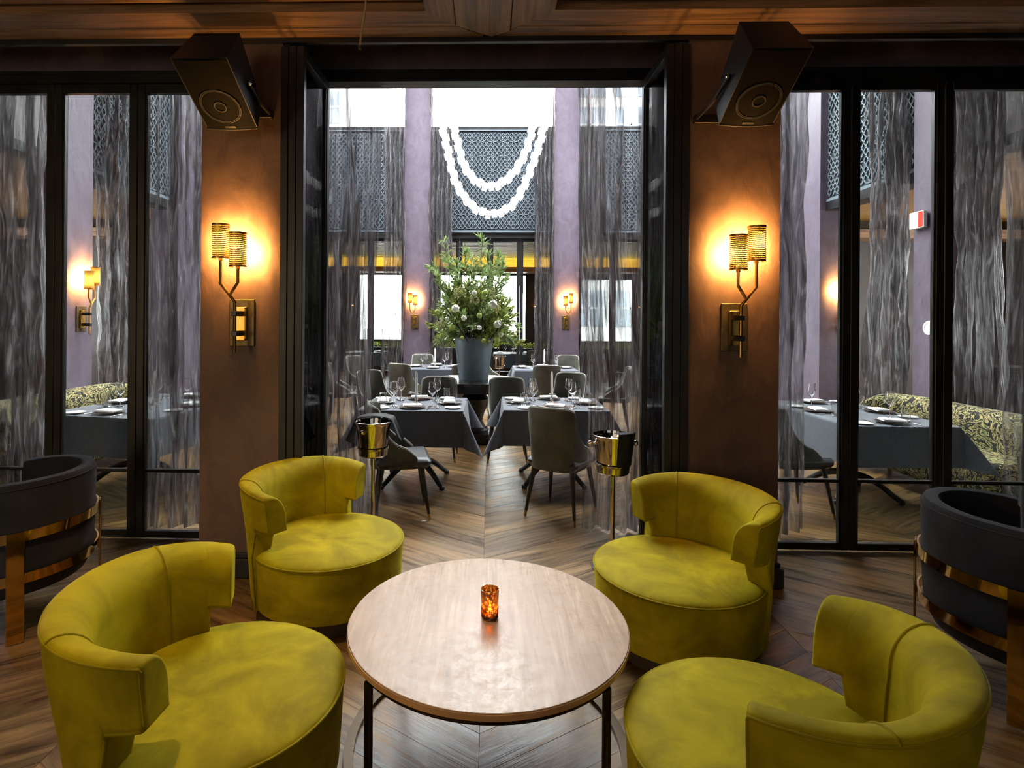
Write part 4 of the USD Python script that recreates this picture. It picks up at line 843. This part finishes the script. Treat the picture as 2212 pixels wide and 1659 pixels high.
# ------------------------------------------------------------------ champagne buckets on stands
def bucket(label, loc, rz, group=None):
    t = thing('champagne_bucket', label, 'wine bucket', loc, rz, group or 'steel champagne buckets on stands')
    obj('foot_disc', lathe([(0, .003), (.128, .003), (.13, .008), (.12, .016), (.02, .03), (0, .03)], 40), W['iron'], t)
    obj('pole', lathe([(0, .028), (.0135, .028), (.0135, .60), (0, .60)], 20), W['steel'], t)
    obj('holder_ring', lathe([(.02, .592), (.094, .592), (.100, .60), (.102, .638), (.108, .642), (.108, .652), (.101, .654), (.096, .612), (.02, .606), (.02, .592)], 48), W['steel'], t)
    obj('bucket_wall', lathe([(0, .612), (.084, .612), (.09, .62), (.118, .80), (.126, .822), (.127, .829), (.122, .831), (.115, .80), (.085, .63), (0, .622)], 56), W['steel'], t)
    for s in (-1, 1):
        h = obj('handle_knob', T(lathe([(0, 0), (.011, 0), (.007, .012), (.015, .022), (.019, .034), (.013, .046), (0, .05)], 20), (s * .110, 0, .775), ry=90 * s), W['steel'], t)
    return t
bk = Proto(bucket)
bk.put('steel champagne bucket on a stand behind the left rear green chair', (-.802, 3.87, 0), 72)
bk.put('steel champagne bucket on a stand behind the right rear green chair', (.775, 3.52, 0), 4)
bk.put('distant steel bucket on a stand before the far glass doors', (.19, 10.7, 0), 60)
# napkins over the two near buckets
def drape(label, loc, pts_fn, nu, nv):
    u, v = np.meshgrid(np.linspace(0, 1, nu), np.linspace(0, 1, nv)); P = pts_fn(u, v).reshape(-1, 3)
    i = (np.arange(nv - 1)[:, None] * nu + np.arange(nu - 1)[None]).ravel(); f = np.vstack([np.stack([i, i + 1, i + nu + 1], 1), np.stack([i, i + nu + 1, i + nu], 1)])
    a = trimesh.Trimesh(P, f, process=False); nrm = a.vertex_normals; b = trimesh.Trimesh(P - nrm * .003, f[:, ::-1], process=False)
    m = obj('black_napkin', T(trimesh.util.concatenate([a, b]), loc), W['black_cloth'], None, True); tag(m, label, 'napkin')
def dl(u, v):     # lies across the bucket from left to right, both ends hanging over the rim
    s = (u - .5) * 2; L = abs(s) * .30; over = np.maximum(0, L - .125)
    x = np.sign(s) * (np.minimum(L, .125) + over * .30 + .012 * np.sin(v * 7) * over / .1); z = .842 + .022 * np.cos(np.minimum(L, .125) / .125 * 1.4) - over * .93 * (.75 + .5 * v * (1 - v) * 4 * .5 + .25 * v)
    y = (v - .5) * (.13 + .25 * over) + .07; return np.stack([x, y, z], -1)
drape('black napkin draped right across the left champagne bucket', (-.802, 3.87, 0), dl, 41, 15)
def dr(u, v):
    # folded over the front right rim: inside the bucket, over the edge and down outside
    L = v * .34; a = -PI / 2 + .06 + (u) * 1.20
    inside = L < .13; out = np.maximum(0, L - .13)
    r = np.where(inside, .02 + .112 * L / .13, .1325 - out * .12); z = np.where(inside, .852 - .012 * (1 - L / .13) , .852 - out * .985)
    return np.stack([r * np.cos(a), r * np.sin(a), z + .006 * np.sin(u * 9) * (out > 0)], -1)
drape('black napkin folded over the front of the right champagne bucket', (.775, 3.52, 0), dr, 25, 31)

# ------------------------------------------------------------------ crystal chandelier
t = thing('chandelier', 'glowing double garland of crystal blocks hanging over the dining room', 'chandelier', (0, 7.5, 0))
outer = [(-.80, 7.1), (-.76, 5.6), (-.72, 4.55), (-.595, 3.87), (-.51, 3.50), (-.39, 3.22), (-.19, 3.00), (.02, 2.93), (.20, 2.99), (.366, 3.16), (.515, 3.49), (.60, 3.74), (.69, 4.06), (.745, 4.55), (.78, 5.6), (.80, 7.1)]
inner = [(-.66, 7.1), (-.64, 5.6), (-.60, 4.6), (-.47, 3.99), (-.38, 3.66), (-.24, 3.44), (.0, 3.32), (.26, 3.46), (.415, 3.68), (.515, 3.94), (.64, 4.6), (.67, 5.6), (.68, 7.1)]
for cv, yy in ((outer, -.05), (inner, .06)):
    p = smoothpath([(x, yy, z) for x, z in cv], 20); L = np.concatenate([[0], np.cumsum(np.linalg.norm(np.diff(p, axis=0), axis=1))])
    obj('light_strand', tube(p[::3], .014, 6), W['led'], t)
    n = int(L[-1] / .082)
    for k in range(n):
        q = (k + .5) / n * L[-1]; c = np.array([np.interp(q, L, p[:, i]) for i in range(3)]); d = np.array([np.interp(q + .02, L, p[:, i]) - np.interp(q - .02, L, p[:, i]) for i in range(3)]); a = math.degrees(math.atan2(d[2], d[0])) - 90
        o = .010 * (1 if k % 2 else -1)
        m = [T(box(-.050, .050, -.046 + dy, -.020 + dy, -.036, .036, .006), (o, 0, 0)) for dy in (0, .066)]
        obj('crystal_block', T(trimesh.util.concatenate(m), c, ry=-a), W['crystal'], t, False)
for x, y in ((-.80, -.05), (.80, -.05), (-.66, .06), (.68, .06)): obj('hanger', tube([(x, y, 7.08), (x, y, 7.3)], .01, 8), W['black'], t)

# ------------------------------------------------------------------ tapestry banquettes (facing +x)
def banquette(label, loc, rz, w, group=None):
    t = thing('tapestry_sofa', label, 'sofa', loc, rz, group)
    h = w / 2
    obj('seat', box(-.30, .20, -h + .10, h - .10, .12, .46, .05), W['tapestry'], t, 60)
    rings = []
    for s in np.linspace(-1, 1, 41):
        bend = .34 * max(0, abs(s) - .62) ** 1.6 / .38 ** 1.6 ; y = s * h; fall = .20 * max(0, abs(s) - .80) ** 2 / .04; e = .0 if abs(s) < .96 else .05
        zt = .79 - fall; ring = []
        for q in np.linspace(0, 2 * PI, 20, endpoint=False):
            dx, dz = math.cos(q), math.sin(q); x = -.34 + bend + (.12 - e) * math.copysign(abs(dx) ** .7, dx) * (1.15 if dz > .3 else 1); z = (.10 + zt) / 2 + ((zt - .10) / 2 - e) * math.copysign(abs(dz) ** .45, dz)
            ring.append((x, y, z))
        rings.append(ring)
    obj('backrest', skin(np.array(rings)), W['tapestry'], t, 60)
    for sx in (-.2, .2):
        for sy in (-1, 1): obj('foot', T(lathe([(0, .003), (.02, .003), (.028, .12), (0, .12)], 10), (sx, sy * (h - .2), 0)), W['dark_wood'], t)
    return t
bq = Proto(lambda l, p, a, g: banquette(l, p, a, 1.95, g))
bq.put('floral tapestry sofa behind the left window table', (-3.98, 5.45, 0), 0, 'floral tapestry sofas')
bq.put('floral tapestry sofa behind the right window table', (4.02, 5.24, 0), 180, 'floral tapestry sofas')

# ------------------------------------------------------------------ small things
for lx, lab in ((1.32, 'tiny amber wall lamp glowing right of the far centre window'), (4.35, 'tiny amber wall lamp glowing behind the right opening curtain'), (-4.05, 'tiny amber wall lamp glowing behind the left opening curtain')):
    wl = thing('amber_wall_lamp', lab, 'wall lamp', (lx, 16.5, 1.86)); obj('mount', box(-.03, .03, -.02, 0, -.06, .06), W['brass_dark'], wl); obj('glow_bulb', T(trimesh.creation.icosphere(2, .035), (0, -.07, .02)), W['amber_bulb'], wl); obj('cup', T(lathe([(0, -.03), (.03, -.02), (.045, .03), (.042, .03), (.028, -.016)], 16), (0, -.07, .0)), W['brass'], wl)
ps = thing('paper_scrap', 'tiny white paper scrap on the planks before the left dining chair', 'scrap', (-.49, 4.26, .001)); obj('paper', prism([(-.02, -.008), (.012, -.014), (.022, .006), (-.008, .014)], .0016), W['napkin'], ps, False)
sd = thing('side_stand', 'dark ribbed drum on a pedestal beyond the right curtains', 'side table', (5.35, 5.85, 0))
obj('drum', lathe([(0, .92)] + [q for k in range(6) for q in ((.24, .92 + k * .03), (.25, .928 + k * .03), (.25, .938 + k * .03), (.24, .946 + k * .03))] + [(0, 1.10)], 32), W['black'], sd)
obj('pedestal', lathe([(0, .003), (.2, .003), (.2, .03), (.05, .06), (.04, .5), (.06, .92), (0, .92)], 24), W['dark_wood'], sd)
d = thing('wall_disc', 'round white disc fixed to the right side pillar', 'wall disc', (4.567, 5.95, 1.48)); obj('disc', T(lathe([(0, 0), (.072, 0), (.076, .006), (.07, .014), (0, .016)], 32), ry=-90), W['china'], d); obj('disc_ring', T(lathe([(.045, .0145), (.048, .018), (.051, .0145)], 32), ry=-90), W['china'], d)
d = thing('exit_sign', 'small lit red and white sign near the right side pillar', 'sign', (4.53, 6.06, 2.62)); obj('housing', box(-.02, .02, -.10, .10, -.09, .09, .004), W['china'], d); obj('white_face', box(-.023, -.0201, -.095, .095, -.085, .085), W['sign_white'], d); obj('red_face', box(-.026, -.0231, -.092, -.03, -.08, .08), W['sign_red'], d); obj('wall_arm', box(-.008, .05, -.008, .008, -.02, .02), W['black'], d)
hd = thing('planter_hedge', 'low yellow green hedge trough under the far windows', 'plant', (0, 15.6, 0)); obj('trough', box(-3.6, 4.0, -.12, .12, .004, .72, .01), W['dark_wood'], hd)
obj('foliage', leaves_mesh([(np.array([rng.uniform(-3.6, 4.0), rng.uniform(-.12, .12), rng.uniform(.70, .84)]), rng.normal(size=3) + [0, 0, .8], .07, .016) for _ in range(2600)]), W['hedge'], hd, False, kind='stuff')
